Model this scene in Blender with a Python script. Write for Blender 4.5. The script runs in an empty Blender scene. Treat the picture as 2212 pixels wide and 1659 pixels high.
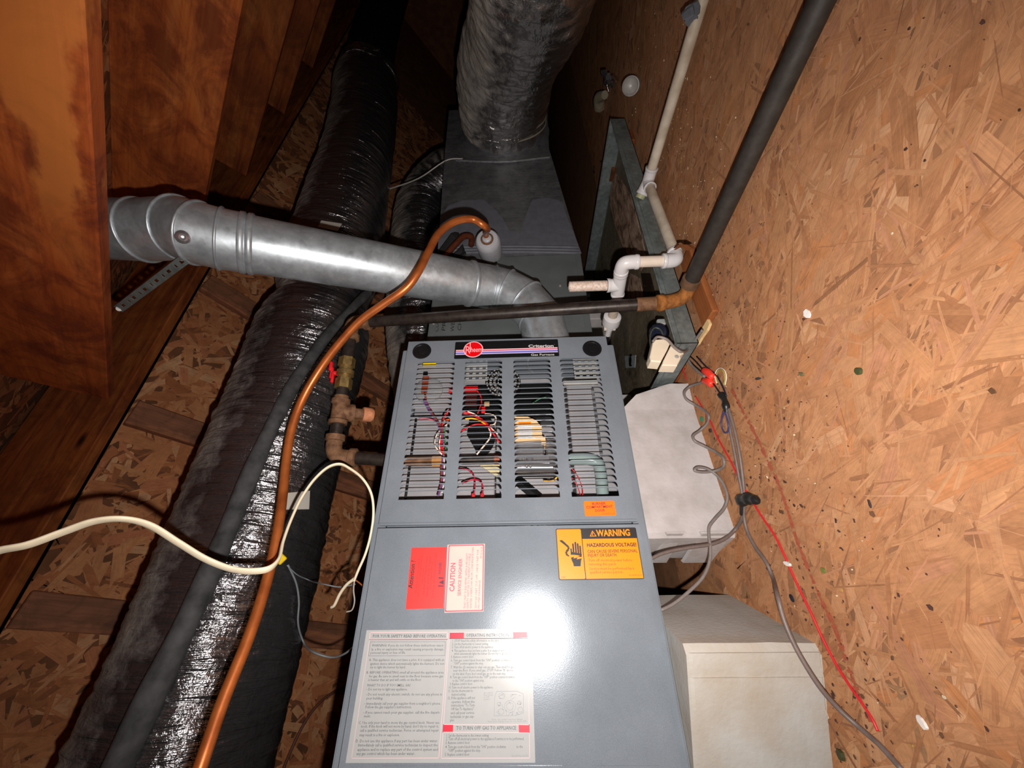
import bpy, bmesh, math, random
import numpy as np
from mathutils import Vector, Matrix

random.seed(7)
SC = bpy.context.scene
COL = SC.collection

# ----------------------------------------------------------------- camera
# world: X out of the furnace front, Y along the furnace, Z up. The phone is held on its side.
FPX, CX, CY = 831.0, 1106.0, 829.5
CAM = np.array([0.784825, 0.0, 0.434262])
R3 = np.array([[-0.03341433, -0.00887572, -0.9994016],
               [0.52102931, 0.85261553, -0.02501614],
               [-0.85232737, 0.52155342, 0.02388775]])      # rows: camera right, up, forward
cd = bpy.data.cameras.new('camera'); cam = bpy.data.objects.new('camera', cd); COL.objects.link(cam)
cd.sensor_fit = 'HORIZONTAL'; cd.sensor_width = 36.0; cd.lens = 36.0 * FPX / 2212.0
cd.clip_start = 0.01; cd.clip_end = 50
mw = Matrix.Identity(4)
for i in range(3):
    mw[i][0] = R3[0][i]; mw[i][1] = R3[1][i]; mw[i][2] = -R3[2][i]; mw[i][3] = CAM[i]
cam.matrix_world = mw
SC.camera = cam

# ----------------------------------------------------------------- light: the phone's flash beside the lens, a dark attic
wd = bpy.data.worlds.new('attic_dark'); SC.world = wd; wd.use_nodes = True
wd.node_tree.nodes['Background'].inputs[0].default_value = (0.9, 0.75, 0.6, 1)
wd.node_tree.nodes['Background'].inputs[1].default_value = 0.0006
FLASH_W = 47.0
ld = bpy.data.lights.new('flash', 'SPOT'); ld.energy = FLASH_W; ld.color = (1.0, 0.97, 0.93)
ld.spot_size = math.radians(156); ld.spot_blend = 1.0; ld.shadow_soft_size = 0.006
fl = bpy.data.objects.new('phone_flash', ld); COL.objects.link(fl)
fp = CAM + 0.02 * R3[0] - 0.055 * R3[1]
fm = mw.copy()
for i in range(3): fm[i][3] = fp[i]
fl.matrix_world = fm
SC.view_settings.view_transform = 'Standard'; SC.view_settings.look = 'None'
SC.view_settings.gamma = 1.0; SC.view_settings.use_curve_mapping = False
SC.view_settings.exposure = 0.0

# ----------------------------------------------------------------- measuring helpers (pixel of the photo -> point on a real plane)
def ray(px, py): return R3.T @ np.array([(px - CX) / FPX, (CY - py) / FPX, 1.0])
def on(px, py, ax, v):
    d = ray(px, py); i = 'xyz'.index(ax)
    return CAM + d * ((v - CAM[i]) / d[i])
def atZ(px, py, z): return CAM + z * ray(px, py)

# ----------------------------------------------------------------- mesh helpers
def V(p): return np.array(p, float)
def nrm(v):
    v = np.array(v, float); return v / (np.linalg.norm(v) + 1e-12)
def frame(n, up=(0, 0, 1)):
    n = nrm(n); up = np.array(up, float)
    if abs(np.dot(n, nrm(up))) > 0.98: up = np.array([1.0, 0, 0]) if abs(n[0]) < 0.9 else np.array([0, 1.0, 0])
    u = nrm(np.cross(up, n)); v = np.cross(n, u)
    return u, v, n

class MB:
    def __init__(s): s.v = []; s.f = []; s.m = []; s.uv = {}
    def add(s, vs, fs, mi=0):
        o = len(s.v); s.v.extend([tuple(map(float, p)) for p in vs])
        for f in fs: s.f.append(tuple(o + i for i in f)); s.m.append(mi)
        return s
    def box(s, c, size, b=0.0, R=None, mi=0):
        hx, hy, hz = [x / 2 for x in size]; b = min(b, hx * .9, hy * .9, hz * .9)
        R = np.eye(3) if R is None else np.array(R); c = V(c)
        if b <= 0:
            P = [(sx * hx, sy * hy, sz * hz) for sx in (-1, 1) for sy in (-1, 1) for sz in (-1, 1)]
            F = [(0, 1, 3, 2), (4, 6, 7, 5), (0, 4, 5, 1), (2, 3, 7, 6), (0, 2, 6, 4), (1, 5, 7, 3)]
        else:
            P = []; idx = {}
            for sx in (-1, 1):
                for sy in (-1, 1):
                    for sz in (-1, 1):
                        for a in range(3):
                            q = [sx * (hx - b), sy * (hy - b), sz * (hz - b)]
                            q[a] = (sx, sy, sz)[a] * (hx, hy, hz)[a]
                            idx[(sx, sy, sz, a)] = len(P); P.append(tuple(q))
            F = []
            for a in range(3):
                for sg in (-1, 1):
                    o1, o2 = [k for k in range(3) if k != a]; q = []
                    for s1, s2 in ((-1, -1), (1, -1), (1, 1), (-1, 1)):
                        t = [0, 0, 0]; t[a] = sg; t[o1] = s1; t[o2] = s2; q.append(idx[tuple(t) + (a,)])
                    F.append(tuple(q))
            for a in range(3):
                o1, o2 = [k for k in range(3) if k != a]
                for s1 in (-1, 1):
                    for s2 in (-1, 1):
                        t0 = [0, 0, 0]; t1 = [0, 0, 0]
                        t0[a] = -1; t1[a] = 1
                        for t in (t0, t1): t[o1] = s1; t[o2] = s2
                        F.append((idx[tuple(t0) + (o1,)], idx[tuple(t1) + (o1,)], idx[tuple(t1) + (o2,)], idx[tuple(t0) + (o2,)]))
            for sx in (-1, 1):
                for sy in (-1, 1):
                    for sz in (-1, 1): F.append(tuple(idx[(sx, sy, sz, a)] for a in range(3)))
        s.add([c + R @ V(p) for p in P], F, mi); return s
    def prism(s, poly, o, u, v, n, h0, h1, mi=0, caps=True):
        o, u, v, n = V(o), V(u), V(v), V(n); k = len(poly)
        P = [o + a * u + b * v + n * h0 for a, b in poly] + [o + a * u + b * v + n * h1 for a, b in poly]
        F = [(i, (i + 1) % k, k + (i + 1) % k, k + i) for i in range(k)]
        if caps: F += [tuple(range(k))[::-1], tuple(range(k, 2 * k))]
        s.add(P, F, mi); return s
    def flat(s, poly, o, u, v, mi=0):
        o, u, v = V(o), V(u), V(v)
        s.add([o + a * u + b * v for a, b in poly], [tuple(range(len(poly)))], mi); return s
    def lathe(s, prof, o, ax, n=24, mi=0, up=(0, 0, 1), smooth=True):
        u, v, w = frame(ax, up); o = V(o); P = []; F = []
        for r, h in prof:
            for i in range(n):
                t = 2 * math.pi * i / n; P.append(o + u * r * math.cos(t) + v * r * math.sin(t) + w * h)
        for j in range(len(prof) - 1):
            for i in range(n):
                F.append((j * n + i, j * n + (i + 1) % n, (j + 1) * n + (i + 1) % n, (j + 1) * n + i))
        if prof[0][0] > 1e-6: F.append(tuple(range(n))[::-1])
        if prof[-1][0] > 1e-6: F.append(tuple((len(prof) - 1) * n + i for i in range(n)))
        s.add(P, F, mi); return s
    def tube(s, pts, r, n=10, mi=0, caps=True, flatr=None, up=(0, 0, 1), seg=6, smooth=True, disp=None):
        pts = [V(p) for p in pts]
        if smooth and len(pts) > 2: pts = catmull(pts, seg)
        k = len(pts); rr = r if callable(r) else (lambda t: r)
        T = [nrm(pts[min(i + 1, k - 1)] - pts[max(i - 1, 0)]) for i in range(k)]
        u, v, _ = frame(T[0], up); P = []; F = []
        for i in range(k):
            if i:
                u = u - T[i] * np.dot(u, T[i]); u = nrm(u); v = np.cross(T[i], u)
            t = i / max(k - 1, 1); ra = rr(t); rb = ra if flatr is None else flatr
            for j in range(n):
                a = 2 * math.pi * j / n
                if flatr is None: ca, sa = math.cos(a), math.sin(a)
                else:
                    ca = abs(math.cos(a)) ** .5 * (1 if math.cos(a) >= 0 else -1); sa = abs(math.sin(a)) ** .8 * (1 if math.sin(a) >= 0 else -1)
                dd = 0 if disp is None else disp(i, j, t, a)
                P.append(pts[i] + u * (ra + dd) * ca + v * (rb + dd) * sa)
        for i in range(k - 1):
            for j in range(n):
                F.append((i * n + j, i * n + (j + 1) % n, (i + 1) * n + (j + 1) % n, (i + 1) * n + j))
        if caps: F += [tuple(range(n))[::-1], tuple((k - 1) * n + j for j in range(n))]
        s.add(P, F, mi); return s

def catmull(pts, seg=6):
    out = []
    P = [2 * pts[0] - pts[1]] + list(pts) + [2 * pts[-1] - pts[-2]]
    for i in range(1, len(P) - 2):
        p0, p1, p2, p3 = P[i - 1], P[i], P[i + 1], P[i + 2]
        d1 = math.sqrt(np.linalg.norm(p1 - p0)) + 1e-6; d2 = math.sqrt(np.linalg.norm(p2 - p1)) + 1e-6; d3 = math.sqrt(np.linalg.norm(p3 - p2)) + 1e-6
        m1 = (p1 - p0) / d1 - (p2 - p0) / (d1 + d2) + (p2 - p1) / d2
        m2 = (p2 - p1) / d2 - (p3 - p1) / (d2 + d3) + (p3 - p2) / d3
        m1 *= d2; m2 *= d2
        for k in range(seg):
            t = k / seg
            out.append((2 * t**3 - 3 * t**2 + 1) * p1 + (t**3 - 2 * t**2 + t) * m1 + (-2 * t**3 + 3 * t**2) * p2 + (t**3 - t**2) * m2)
    out.append(pts[-1]); return out

WL = {}                                                             # world location of every parent
def build(name, mb, mats, parent=None, smooth=None, origin=None):
    """one mesh object; vertices are given in world space"""
    me = bpy.data.meshes.new(name)
    base = WL[parent.name] if parent is not None else None
    vs = np.array(mb.v, float)
    if parent is None:
        o = V(origin) if origin is not None else np.array([(vs[:, 0].min() + vs[:, 0].max()) / 2, (vs[:, 1].min() + vs[:, 1].max()) / 2, vs[:, 2].min()])
    else: o = base
    me.from_pydata((vs - o).tolist(), [], mb.f)
    if not isinstance(mats, (list, tuple)): mats = [mats]
    for m in mats: me.materials.append(m)
    if len(mats) > 1: me.polygons.foreach_set('material_index', mb.m)
    bm = bmesh.new(); bm.from_mesh(me); bmesh.ops.recalc_face_normals(bm, faces=bm.faces[:]); bm.to_mesh(me); bm.free()
    if smooth is not None:
        me.shade_smooth()
        if smooth < 179: me.set_sharp_from_angle(angle=math.radians(smooth))
    ob = bpy.data.objects.new(name, me); COL.objects.link(ob)
    if parent is None: ob.location = o; WL[ob.name] = o
    else: ob.parent = parent; WL[ob.name] = base
    return ob
def thing(name, loc, label, cat, group=None):
    o = bpy.data.objects.new(name, None); COL.objects.link(o); o.location = loc; o.empty_display_size = .03
    WL[o.name] = V(loc); return tag(o, label, cat, group)
def tag(o, label, cat, group=None):
    o['label'] = label; o['category'] = cat
    if group: o['group'] = group
    return o
def struct(o): o['kind'] = 'structure'; return o
def stuff(o): o['kind'] = 'stuff'; return o

# ----------------------------------------------------------------- materials
def lin(c):
    return tuple(((x / 255) / 12.92 if x / 255 <= .04045 else ((x / 255 + .055) / 1.055) ** 2.4) for x in c)
class NT:
    def __init__(s, name):
        s.m = bpy.data.materials.new(name); s.m.use_nodes = True; s.t = s.m.node_tree
        s.b = s.t.nodes['Principled BSDF']; s.tc = s.n('ShaderNodeTexCoord')
    def n(s, ty, **kw):
        n = s.t.nodes.new(ty)
        for k, v in kw.items(): setattr(n, k, v)
        return n
    def l(s, a, b): s.t.links.new(a, b)
    def coords(s, scale=(1, 1, 1), src='Object', rot=(0, 0, 0)):
        mp = s.n('ShaderNodeMapping'); s.l(s.tc.outputs[src], mp.inputs[0])
        mp.inputs['Scale'].default_value = scale; mp.inputs['Rotation'].default_value = rot
        return mp.outputs[0]
    def noise(s, co, scale=5, detail=4, rough=.55, dist=0):
        n = s.n('ShaderNodeTexNoise'); s.l(co, n.inputs['Vector']); n.inputs['Scale'].default_value = scale
        n.inputs['Detail'].default_value = detail; n.inputs['Roughness'].default_value = rough; n.inputs['Distortion'].default_value = dist
        return n.outputs['Fac']
    def ramp(s, f, stops):
        r = s.n('ShaderNodeValToRGB'); s.l(f, r.inputs[0]); e = r.color_ramp.elements
        while len(e) < len(stops): e.new(.5)
        for x, (p, c) in zip(e, stops):
            x.position = p; x.color = (c, c, c, 1) if isinstance(c, (int, float)) else tuple(c) + (1,)
        return r.outputs[0]
    def mix(s, f, a, b, mode='MIX'):
        m = s.n('ShaderNodeMix', data_type='RGBA', blend_type=mode)
        for sock, v in ((m.inputs[0], f), (m.inputs[6], a), (m.inputs[7], b)):
            if hasattr(v, 'is_linked') or hasattr(v, 'links'): s.l(v, sock)
            elif isinstance(v, (int, float)): sock.default_value = v
            else: sock.default_value = tuple(v) + (1,)
        return m.outputs[2]
    def math(s, op, a, b=0.0):
        m = s.n('ShaderNodeMath', operation=op)
        for sock, v in ((m.inputs[0], a), (m.inputs[1], b)):
            if hasattr(v, 'links'): s.l(v, sock)
            else: sock.default_value = v
        return m.outputs[0]
    def bump(s, h, strength=.3, dist=.002, nin=None):
        b = s.n('ShaderNodeBump'); s.l(h, b.inputs['Height']); b.inputs['Strength'].default_value = strength; b.inputs['Distance'].default_value = dist
        if nin is not None: s.l(nin, b.inputs['Normal'])
        return b.outputs[0]
    def set(s, base=None, rough=None, metal=None, normal=None, spec=None, trans=None, coat=None):
        for k, v in (('Base Color', base), ('Roughness', rough), ('Metallic', metal), ('Normal', normal), ('Specular IOR Level', spec), ('Transmission Weight', trans), ('Coat Weight', coat)):
            if v is None: continue
            if hasattr(v, 'links'): s.l(v, s.b.inputs[k])
            elif isinstance(v, (int, float)): s.b.inputs[k].default_value = v
            else: s.b.inputs[k].default_value = tuple(v) + (1,)
        return s.m

MC = {}
def plain(name, c, rough=.5, metal=0.0, var=.12, scale=60, bump=.0, spec=.4, bscale=200, c2=None):
    if name in MC: return MC[name]
    t = NT(name); co = t.coords(); f = t.noise(co, scale, 5)
    c = lin(c); d = tuple(x * (1 - var * 1.6) for x in c) if c2 is None else lin(c2); e = tuple(min(1, x * (1 + var)) for x in c)
    base = t.ramp(f, [(.3, d), (.6, c), (.8, e)])
    nm = t.bump(t.noise(co, bscale, 4), bump, .001) if bump else None
    MC[name] = t.set(base, rough, metal, nm, spec); return MC[name]

def osb_mat(name, dirt, dirt_amt, dirt_scale=3.0, rough=.75, veil=None):
    t = NT(name); at = t.n('ShaderNodeAttribute'); at.attribute_name = 'Col'
    uv = t.coords((1, 1, 1), 'UV')
    mp = t.n('ShaderNodeMapping'); t.l(uv, mp.inputs[0]); mp.inputs['Scale'].default_value = (14, 420, 1)
    g = t.noise(mp.outputs[0], 1.0, 4, .6)
    gr = t.ramp(g, [(.25, .62), (.5, 1.0), (.75, 1.22)])
    base = t.mix(1.0, at.outputs['Color'], gr, 'MULTIPLY')
    o = t.coords(); f = t.noise(o, dirt_scale, 6, .65)
    k = t.ramp(f, [(.45, 0.0), (.75, dirt_amt)])
    base = t.mix(k, base, lin(dirt))
    if veil:
        vf = t.ramp(t.noise(t.coords((1.0, 1.6, 1), 'Object', (0, 0, .5)), 7.0, 7, .72, .5), [(.32, veil[1] * .35), (.62, veil[1])])
        st = t.ramp(t.noise(t.coords((26, 210, 1), 'Object', (0, 0, -.55)), 1.0, 4, .65), [(.28, .82), (.7, 1.10)])
        base = t.mix(vf, base, t.mix(1.0, lin(veil[0]), st, 'MULTIPLY'))
    base = t.mix(1.0, base, t.ramp(t.noise(t.coords(), 38, 7, .75), [(.3, .80), (.5, 1.0), (.72, 1.14)]), 'MULTIPLY')
    f2 = t.ramp(t.noise(o, 55, 5, .7), [(.60, 0.0), (.72, dirt_amt * .8)])
    base = t.mix(f2, base, tuple(.55 * x for x in lin(dirt)))
    nm = t.bump(g, .25, .0015)
    return t.set(base, rough, 0, nm, .25)

def wood_mat(name, c1, c2, c3, knots=True, blot=.5, rough=.7, stain=(60, 25, 10), sap=False):
    """board whose length is local X"""
    t = NT(name); co = t.coords((1.1, 9, 9)); w = t.noise(co, 2.0, 6, .62, 1.2)
    base = t.ramp(w, [(.28, lin(c2)), (.48, lin(c1)), (.68, lin(c3))])
    fine = t.ramp(t.noise(t.coords((2.5, 160, 160)), 1.0, 3), [(.3, .84), (.6, 1.05)])
    base = t.mix(1.0, base, fine, 'MULTIPLY')
    o = t.coords((1, 1.3, 1.3))
    b = t.ramp(t.noise(o, 7.0, 7, .7, .8), [(.44, 0.0), (.62, blot)])
    base = t.mix(b, base, lin(stain))
    if sap:
        sx = t.n('ShaderNodeSeparateXYZ'); t.l(t.coords(), sx.inputs[0])
        yy = t.math('ADD', sx.outputs[1], t.math('MULTIPLY', t.math('SUBTRACT', t.noise(t.coords((1, 2.2, 2.2)), 4.5, 5, .6), .5), .12))
        def sstep(v, e0_, e1_):
            r_ = t.n('ShaderNodeMapRange', interpolation_type='SMOOTHSTEP'); t.l(v, r_.inputs[0]); r_.inputs[1].default_value = e0_; r_.inputs[2].default_value = e1_; return r_.outputs[0]
        band = t.math('MULTIPLY', sstep(yy, -.036, -.050), sstep(yy, -.108, -.094))
        fx_ = t.n('ShaderNodeMapRange'); t.l(t.math('ADD', sx.outputs[0], t.math('MULTIPLY', t.noise(t.coords(), 6, 4), .25)), fx_.inputs[0]); fx_.inputs[1].default_value = .80; fx_.inputs[2].default_value = .98
        base = t.mix(t.math('MULTIPLY', t.math('MULTIPLY', band, fx_.outputs[0]), .75), base, lin((216, 128, 60)))
    if knots:
        vo = t.n('ShaderNodeTexVoronoi'); t.l(t.coords((3.2, 7.5, 7.5)), vo.inputs['Vector']); vo.inputs['Scale'].default_value = 1.0
        kk = t.ramp(vo.outputs['Distance'], [(.05, 1.0), (.13, 0.0)])
        base = t.mix(kk, base, lin((52, 20, 8)))
    nm = t.bump(w, .25, .002)
    return t.set(base, rough, 0, nm, .3)

def foil_mat(name, base_c, rough, dust_c, dust, metal=.85, bscale=90, bstr=.6, stretch=(1, 7, 1), lo=.6, hi=1.0, crump=26, cs=.6):
    t = NT(name); geo = t.n('ShaderNodeNewGeometry'); sep = t.n('ShaderNodeSeparateXYZ'); t.l(geo.outputs['Normal'], sep.inputs[0])
    o = t.coords(); uv = t.coords((1, 1, 1), 'UV')
    mp = t.n('ShaderNodeMapping'); t.l(uv, mp.inputs[0]); mp.inputs['Scale'].default_value = stretch
    wr = t.noise(mp.outputs[0], bscale, 4, .6, .6)
    wr2 = t.noise(o, crump, 5, .6, .4)
    nz = t.math('ADD', t.math('MULTIPLY', sep.outputs[2], .55), t.math('MULTIPLY', t.noise(o, 9, 6, .7), .9))
    d = t.ramp(nz, [(lo, 0.0), (hi, dust)])
    base = t.mix(d, lin(base_c), lin(dust_c))
    r = t.n('ShaderNodeMapRange'); t.l(d, r.inputs[0]); r.inputs[3].default_value = rough; r.inputs[4].default_value = .8
    me = t.n('ShaderNodeMapRange'); t.l(d, me.inputs[0]); me.inputs[3].default_value = metal; me.inputs[4].default_value = 0.0
    nm = t.bump(wr, bstr, .010); nm = t.bump(wr2, cs, .012, nm)
    return t.set(base, r.outputs[0], me.outputs[0], nm, .5)

def galv_mat(name, c, rough=.34, metal=.75, spangle=.25, dirt=None, damt=.0, brushed=False):
    t = NT(name); o = t.coords(); vo = t.n('ShaderNodeTexVoronoi'); t.l(o, vo.inputs['Vector']); vo.inputs['Scale'].default_value = 110
    s = t.ramp(vo.outputs['Color'], [(0.0, 1 - spangle), (1.0, 1 + spangle * .5)])
    n = t.ramp(t.noise(o, 14, 6, .65), [(.3, .72), (.6, 1.05)])
    base = t.mix(1.0, t.mix(1.0, lin(c), s, 'MULTIPLY'), n, 'MULTIPLY')
    if dirt is not None:
        k = t.ramp(t.noise(o, 18, 6, .7), [(.5, 0.0), (.68, damt)]); base = t.mix(k, base, lin(dirt))
    rr = t.ramp(t.noise(o, 30, 4), [(.3, rough * .75), (.7, rough * 1.35)])
    nm = t.bump(t.noise(o, 25, 3), .05, .004)
    if brushed: nm = t.bump(t.noise(t.coords((6, 620, 5)), 1.0, 3, .6), .55, .006, nm)
    return t.set(base, rr, metal, nm, .5)

M_PAINT = None
def paint_mat():
    t = NT('furnace_grey_paint'); o = t.coords(); n = t.noise(o, 9, 5, .6)
    base = t.ramp(n, [(.3, lin((116, 122, 129))), (.6, lin((126, 132, 140))), (.8, lin((133, 139, 147)))])
    sp = t.ramp(t.noise(o, 900, 2), [(.4, .9), (.65, 1.08)]); base = t.mix(1.0, base, sp, 'MULTIPLY')
    nm = t.bump(t.noise(o, 700, 3), .12, .0006)
    return t.set(base, .185, 0.12, nm, .42)
M_PAINT = paint_mat()
M_PAINT2 = plain('inner_grey_paint', (158, 153, 156), .45, .1, .1, 20, .1)
M_COIL = plain('coil_cabinet_paint', (108, 113, 113), .42, .1, .12, 12, .08)
M_GALV = galv_mat('galvanised_vent', (196, 201, 206), .40, .66, .14)
M_GALVD = galv_mat('galvanised_dull', (150, 160, 160), .42, .6, .2, (90, 96, 92), .6)
M_PLEN = galv_mat('plenum_sheet', (132, 132, 135), .42, .6, .12, (70, 70, 76), .6, True)
M_MASTIC = plain('grey_mastic', (112, 112, 120), .62, 0, .12, 30, .35, .3, 140)
M_PIPE = plain('black_iron', (58, 48, 43), .42, .35, .25, 50, .2, .4, 250, (34, 28, 26))
M_PIPEB = plain('black_iron_floor', (58, 52, 48), .55, .15, .2, 60, .2, .3)
M_RUST = plain('rusty_iron', (128, 92, 66), .7, .15, .25, 70, .5, .3, 260, (88, 58, 40))
M_RUST2 = plain('orange_rust', (162, 102, 48), .8, .05, .3, 70, .6, .2, 260, (96, 62, 40))
M_BRASS = plain('dirty_brass', (150, 122, 72), .45, .6, .2, 80, .2, .5, 200, (105, 84, 52))
M_COPPER = plain('copper_tube', (196, 108, 52), .38, .55, .14, 25, .05, .5, 200, (160, 80, 36))
M_COPPERD = plain('dull_copper', (120, 62, 40), .5, .5, .25, 60, .2)
M_FOAM = plain('dark_foam_sleeve', (74, 73, 74), .72, 0, .2, 30, .3, .25, 120, (46, 45, 46))
M_TORN = plain('torn_black_foam', (40, 38, 40), .8, 0, .2, 60, .4)
M_PVC = plain('pvc_white', (218, 212, 212), .32, 0, .04, 40, .04)
M_PVCC = plain('pvc_cream', (226, 208, 192), .38, 0, .06, 40, .05)
M_PVCD = plain('pvc_dirty', (205, 190, 172), .45, 0, .16, 18, .08, .4, 200, (166, 148, 126))
M_PVCR = plain('pvc_rust_specks', (226, 208, 196), .45, 0, .1, 170, .1, .4, 200, (196, 154, 130))
M_BLOCK = plain('white_lightweight_block', (190, 182, 181), .85, 0, .06, 22, .7, .15, 130, (174, 166, 162))
M_BLOCK2 = plain('grey_white_block', (184, 181, 176), .85, 0, .07, 9, .6, .15, 150, (170, 158, 144))
M_RED = plain('signal_red', (222, 30, 36), .45, 0, .06, 40, .05)
M_BLACK = plain('black_plastic', (22, 22, 24), .32, 0, .1, 60, .05)
M_BTAPE = plain('black_tape', (30, 30, 30), .38, 0, .2, 80, .3, .5, 90)
M_GREYW = plain('grey_cable', (126, 116, 112), .42, 0, .1, 90, .05)
M_GREYW2 = plain('grey_brown_cable', (112, 96, 90), .45, 0, .12, 90, .05)
M_CREAMW = plain('cream_cable', (236, 218, 188), .42, 0, .06, 60, .06)
M_WIRER = plain('red_wire', (204, 34, 42), .38, 0, .05)
M_WIREW = plain('white_wire', (232, 214, 200), .4, 0, .05)
M_WIREY = plain('yellow_wire', (240, 176, 30), .4, 0, .05)
M_WIREP = plain('purple_wire', (104, 72, 124), .4, 0, .05)
M_WIREG = plain('green_wire', (56, 120, 76), .4, 0, .05)
M_WIREB = plain('brown_wire', (132, 62, 44), .4, 0, .05)
M_WIREBL = plain('blue_wire', (60, 62, 110), .4, 0, .05)
M_WIREO = plain('orange_wire', (236, 100, 36), .4, 0, .05)
M_WIREK = plain('black_wire', (34, 32, 38), .4, 0, .05)
M_WIREGR = plain('thin_grey_wire', (120, 122, 126), .35, 0, .05)
M_BROWNW = plain('thin_brown_wire', (112, 66, 50), .5, 0, .1)
M_BEIGE = plain('beige_plastic', (226, 208, 184), .5, 0, .05, 30, .05)
M_TAN = plain('tan_module', (226, 190, 142), .5, 0, .04, 30, .03)
M_ALU = plain('bright_aluminium', (196, 192, 196), .26, .85, .06, 30, .05)
M_STEEL = plain('steel_bright', (190, 186, 182), .4, .35, .08, 40, .1)
M_DARK = plain('cavity_shade', (26, 24, 26), .6, 0, .2, 40)
M_YEL = plain('yellow_plastic', (246, 206, 20), .42, 0, .05)
M_LAB_W = plain('label_white', (208, 204, 201), .36, 0, .02)
M_LAB_G = plain('label_grey_white', (168, 166, 165), .24, 0, .02)
M_LAB_O = plain('label_orange', (255, 136, 0), .38, 0, .02)
M_LAB_O2 = plain('label_burner_orange', (255, 112, 14), .38, 0, .02)
M_LAB_R = plain('label_red', (255, 50, 46), .45, 0, .02)
M_LAB_CR = plain('label_cream', (184, 175, 165), .5, 0, .04, 20)
M_INK = plain('ink_black', (34, 26, 28), .5, 0, .0)
M_INKG = plain('ink_grey', (88, 88, 90), .5, 0, .0)
M_INKB = plain('ink_brown', (140, 60, 6), .5, 0, .0)
M_INKD = plain('ink_dark_brown', (60, 22, 10), .5, 0, .0)
M_INKR = plain('ink_crimson', (200, 90, 104), .5, 0, .0)
M_INKP = plain('ink_pink_line', (206, 176, 178), .5, 0, .0)
M_INKRD = plain('ink_dark_red', (150, 24, 24), .5, 0, .0)
M_LOGOR = plain('logo_red', (235, 8, 18), .35, 0, .0)
M_LOGOP = plain('logo_pink', (255, 190, 196), .35, 0, .0)
M_STR = plain('stripe_red', (214, 84, 96), .35, 0, .0)
M_STB = plain('stripe_blue', (92, 88, 186), .35, 0, .0)
M_STL = plain('stripe_lilac', (206, 190, 232), .35, 0, .0)
M_SAFER = plain('safety_red', (206, 20, 50), .4, 0, .0)
M_FOILD = foil_mat('duct_jacket_dark', (138, 134, 136), .20, (170, 154, 140), .95, .92, 58, 1.0, (1, .10, 1), .50, .92, 22, .5)
M_FOILS = foil_mat('duct_jacket_silver', (196, 192, 190), .21, (172, 160, 148), .85, .95, 30, .4, (1, .35, 1), .62, .92, 15, 1.0)
M_FOILT = foil_mat('foil_tape', (205, 203, 205), .16, (90, 84, 80), .15, .97, 40, .9, (1, .5, 1), .7, 1.1, 30, 1.0)
M_OSBF = osb_mat('floor_osb', (146, 110, 88), .4, 4.5, .8, ((186, 130, 90), .6))
M_OSBC = osb_mat('roof_osb', (96, 52, 30), .45, 3.2, .8, ((172, 108, 68), .6))
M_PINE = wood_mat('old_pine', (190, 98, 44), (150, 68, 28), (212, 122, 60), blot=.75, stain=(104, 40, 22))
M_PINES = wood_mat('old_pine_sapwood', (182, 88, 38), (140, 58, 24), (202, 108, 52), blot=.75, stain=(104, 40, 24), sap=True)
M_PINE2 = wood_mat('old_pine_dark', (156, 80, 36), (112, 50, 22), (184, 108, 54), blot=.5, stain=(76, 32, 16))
M_LATH = wood_mat('grey_brown_lath', (142, 92, 66), (112, 70, 50), (186, 118, 80), True, .5, .75, (70, 44, 34))
M_PLANK = wood_mat('orange_plank', (150, 86, 44), (128, 70, 32), (166, 102, 58), False, .2)
M_CHIP = plain('pale_wood', (232, 196, 140), .7, 0, .1, 60, .2)
def pan_mat():
    t = NT('pan_floor_dirt'); o = t.coords(); a = t.noise(o, 5, 6, .7, .6)
    base = t.ramp(a, [(.34, lin((70, 54, 40))), (.47, lin((104, 94, 76))), (.60, lin((122, 110, 92))), (.74, lin((160, 142, 124)))])
    b = t.ramp(t.noise(o, 60, 4, .7), [(.35, .7), (.7, 1.15)])
    return t.set(t.mix(1.0, base, b, 'MULTIPLY'), .6, 0, t.bump(a, .3, .002), .3)
M_PAN = pan_mat()
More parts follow.
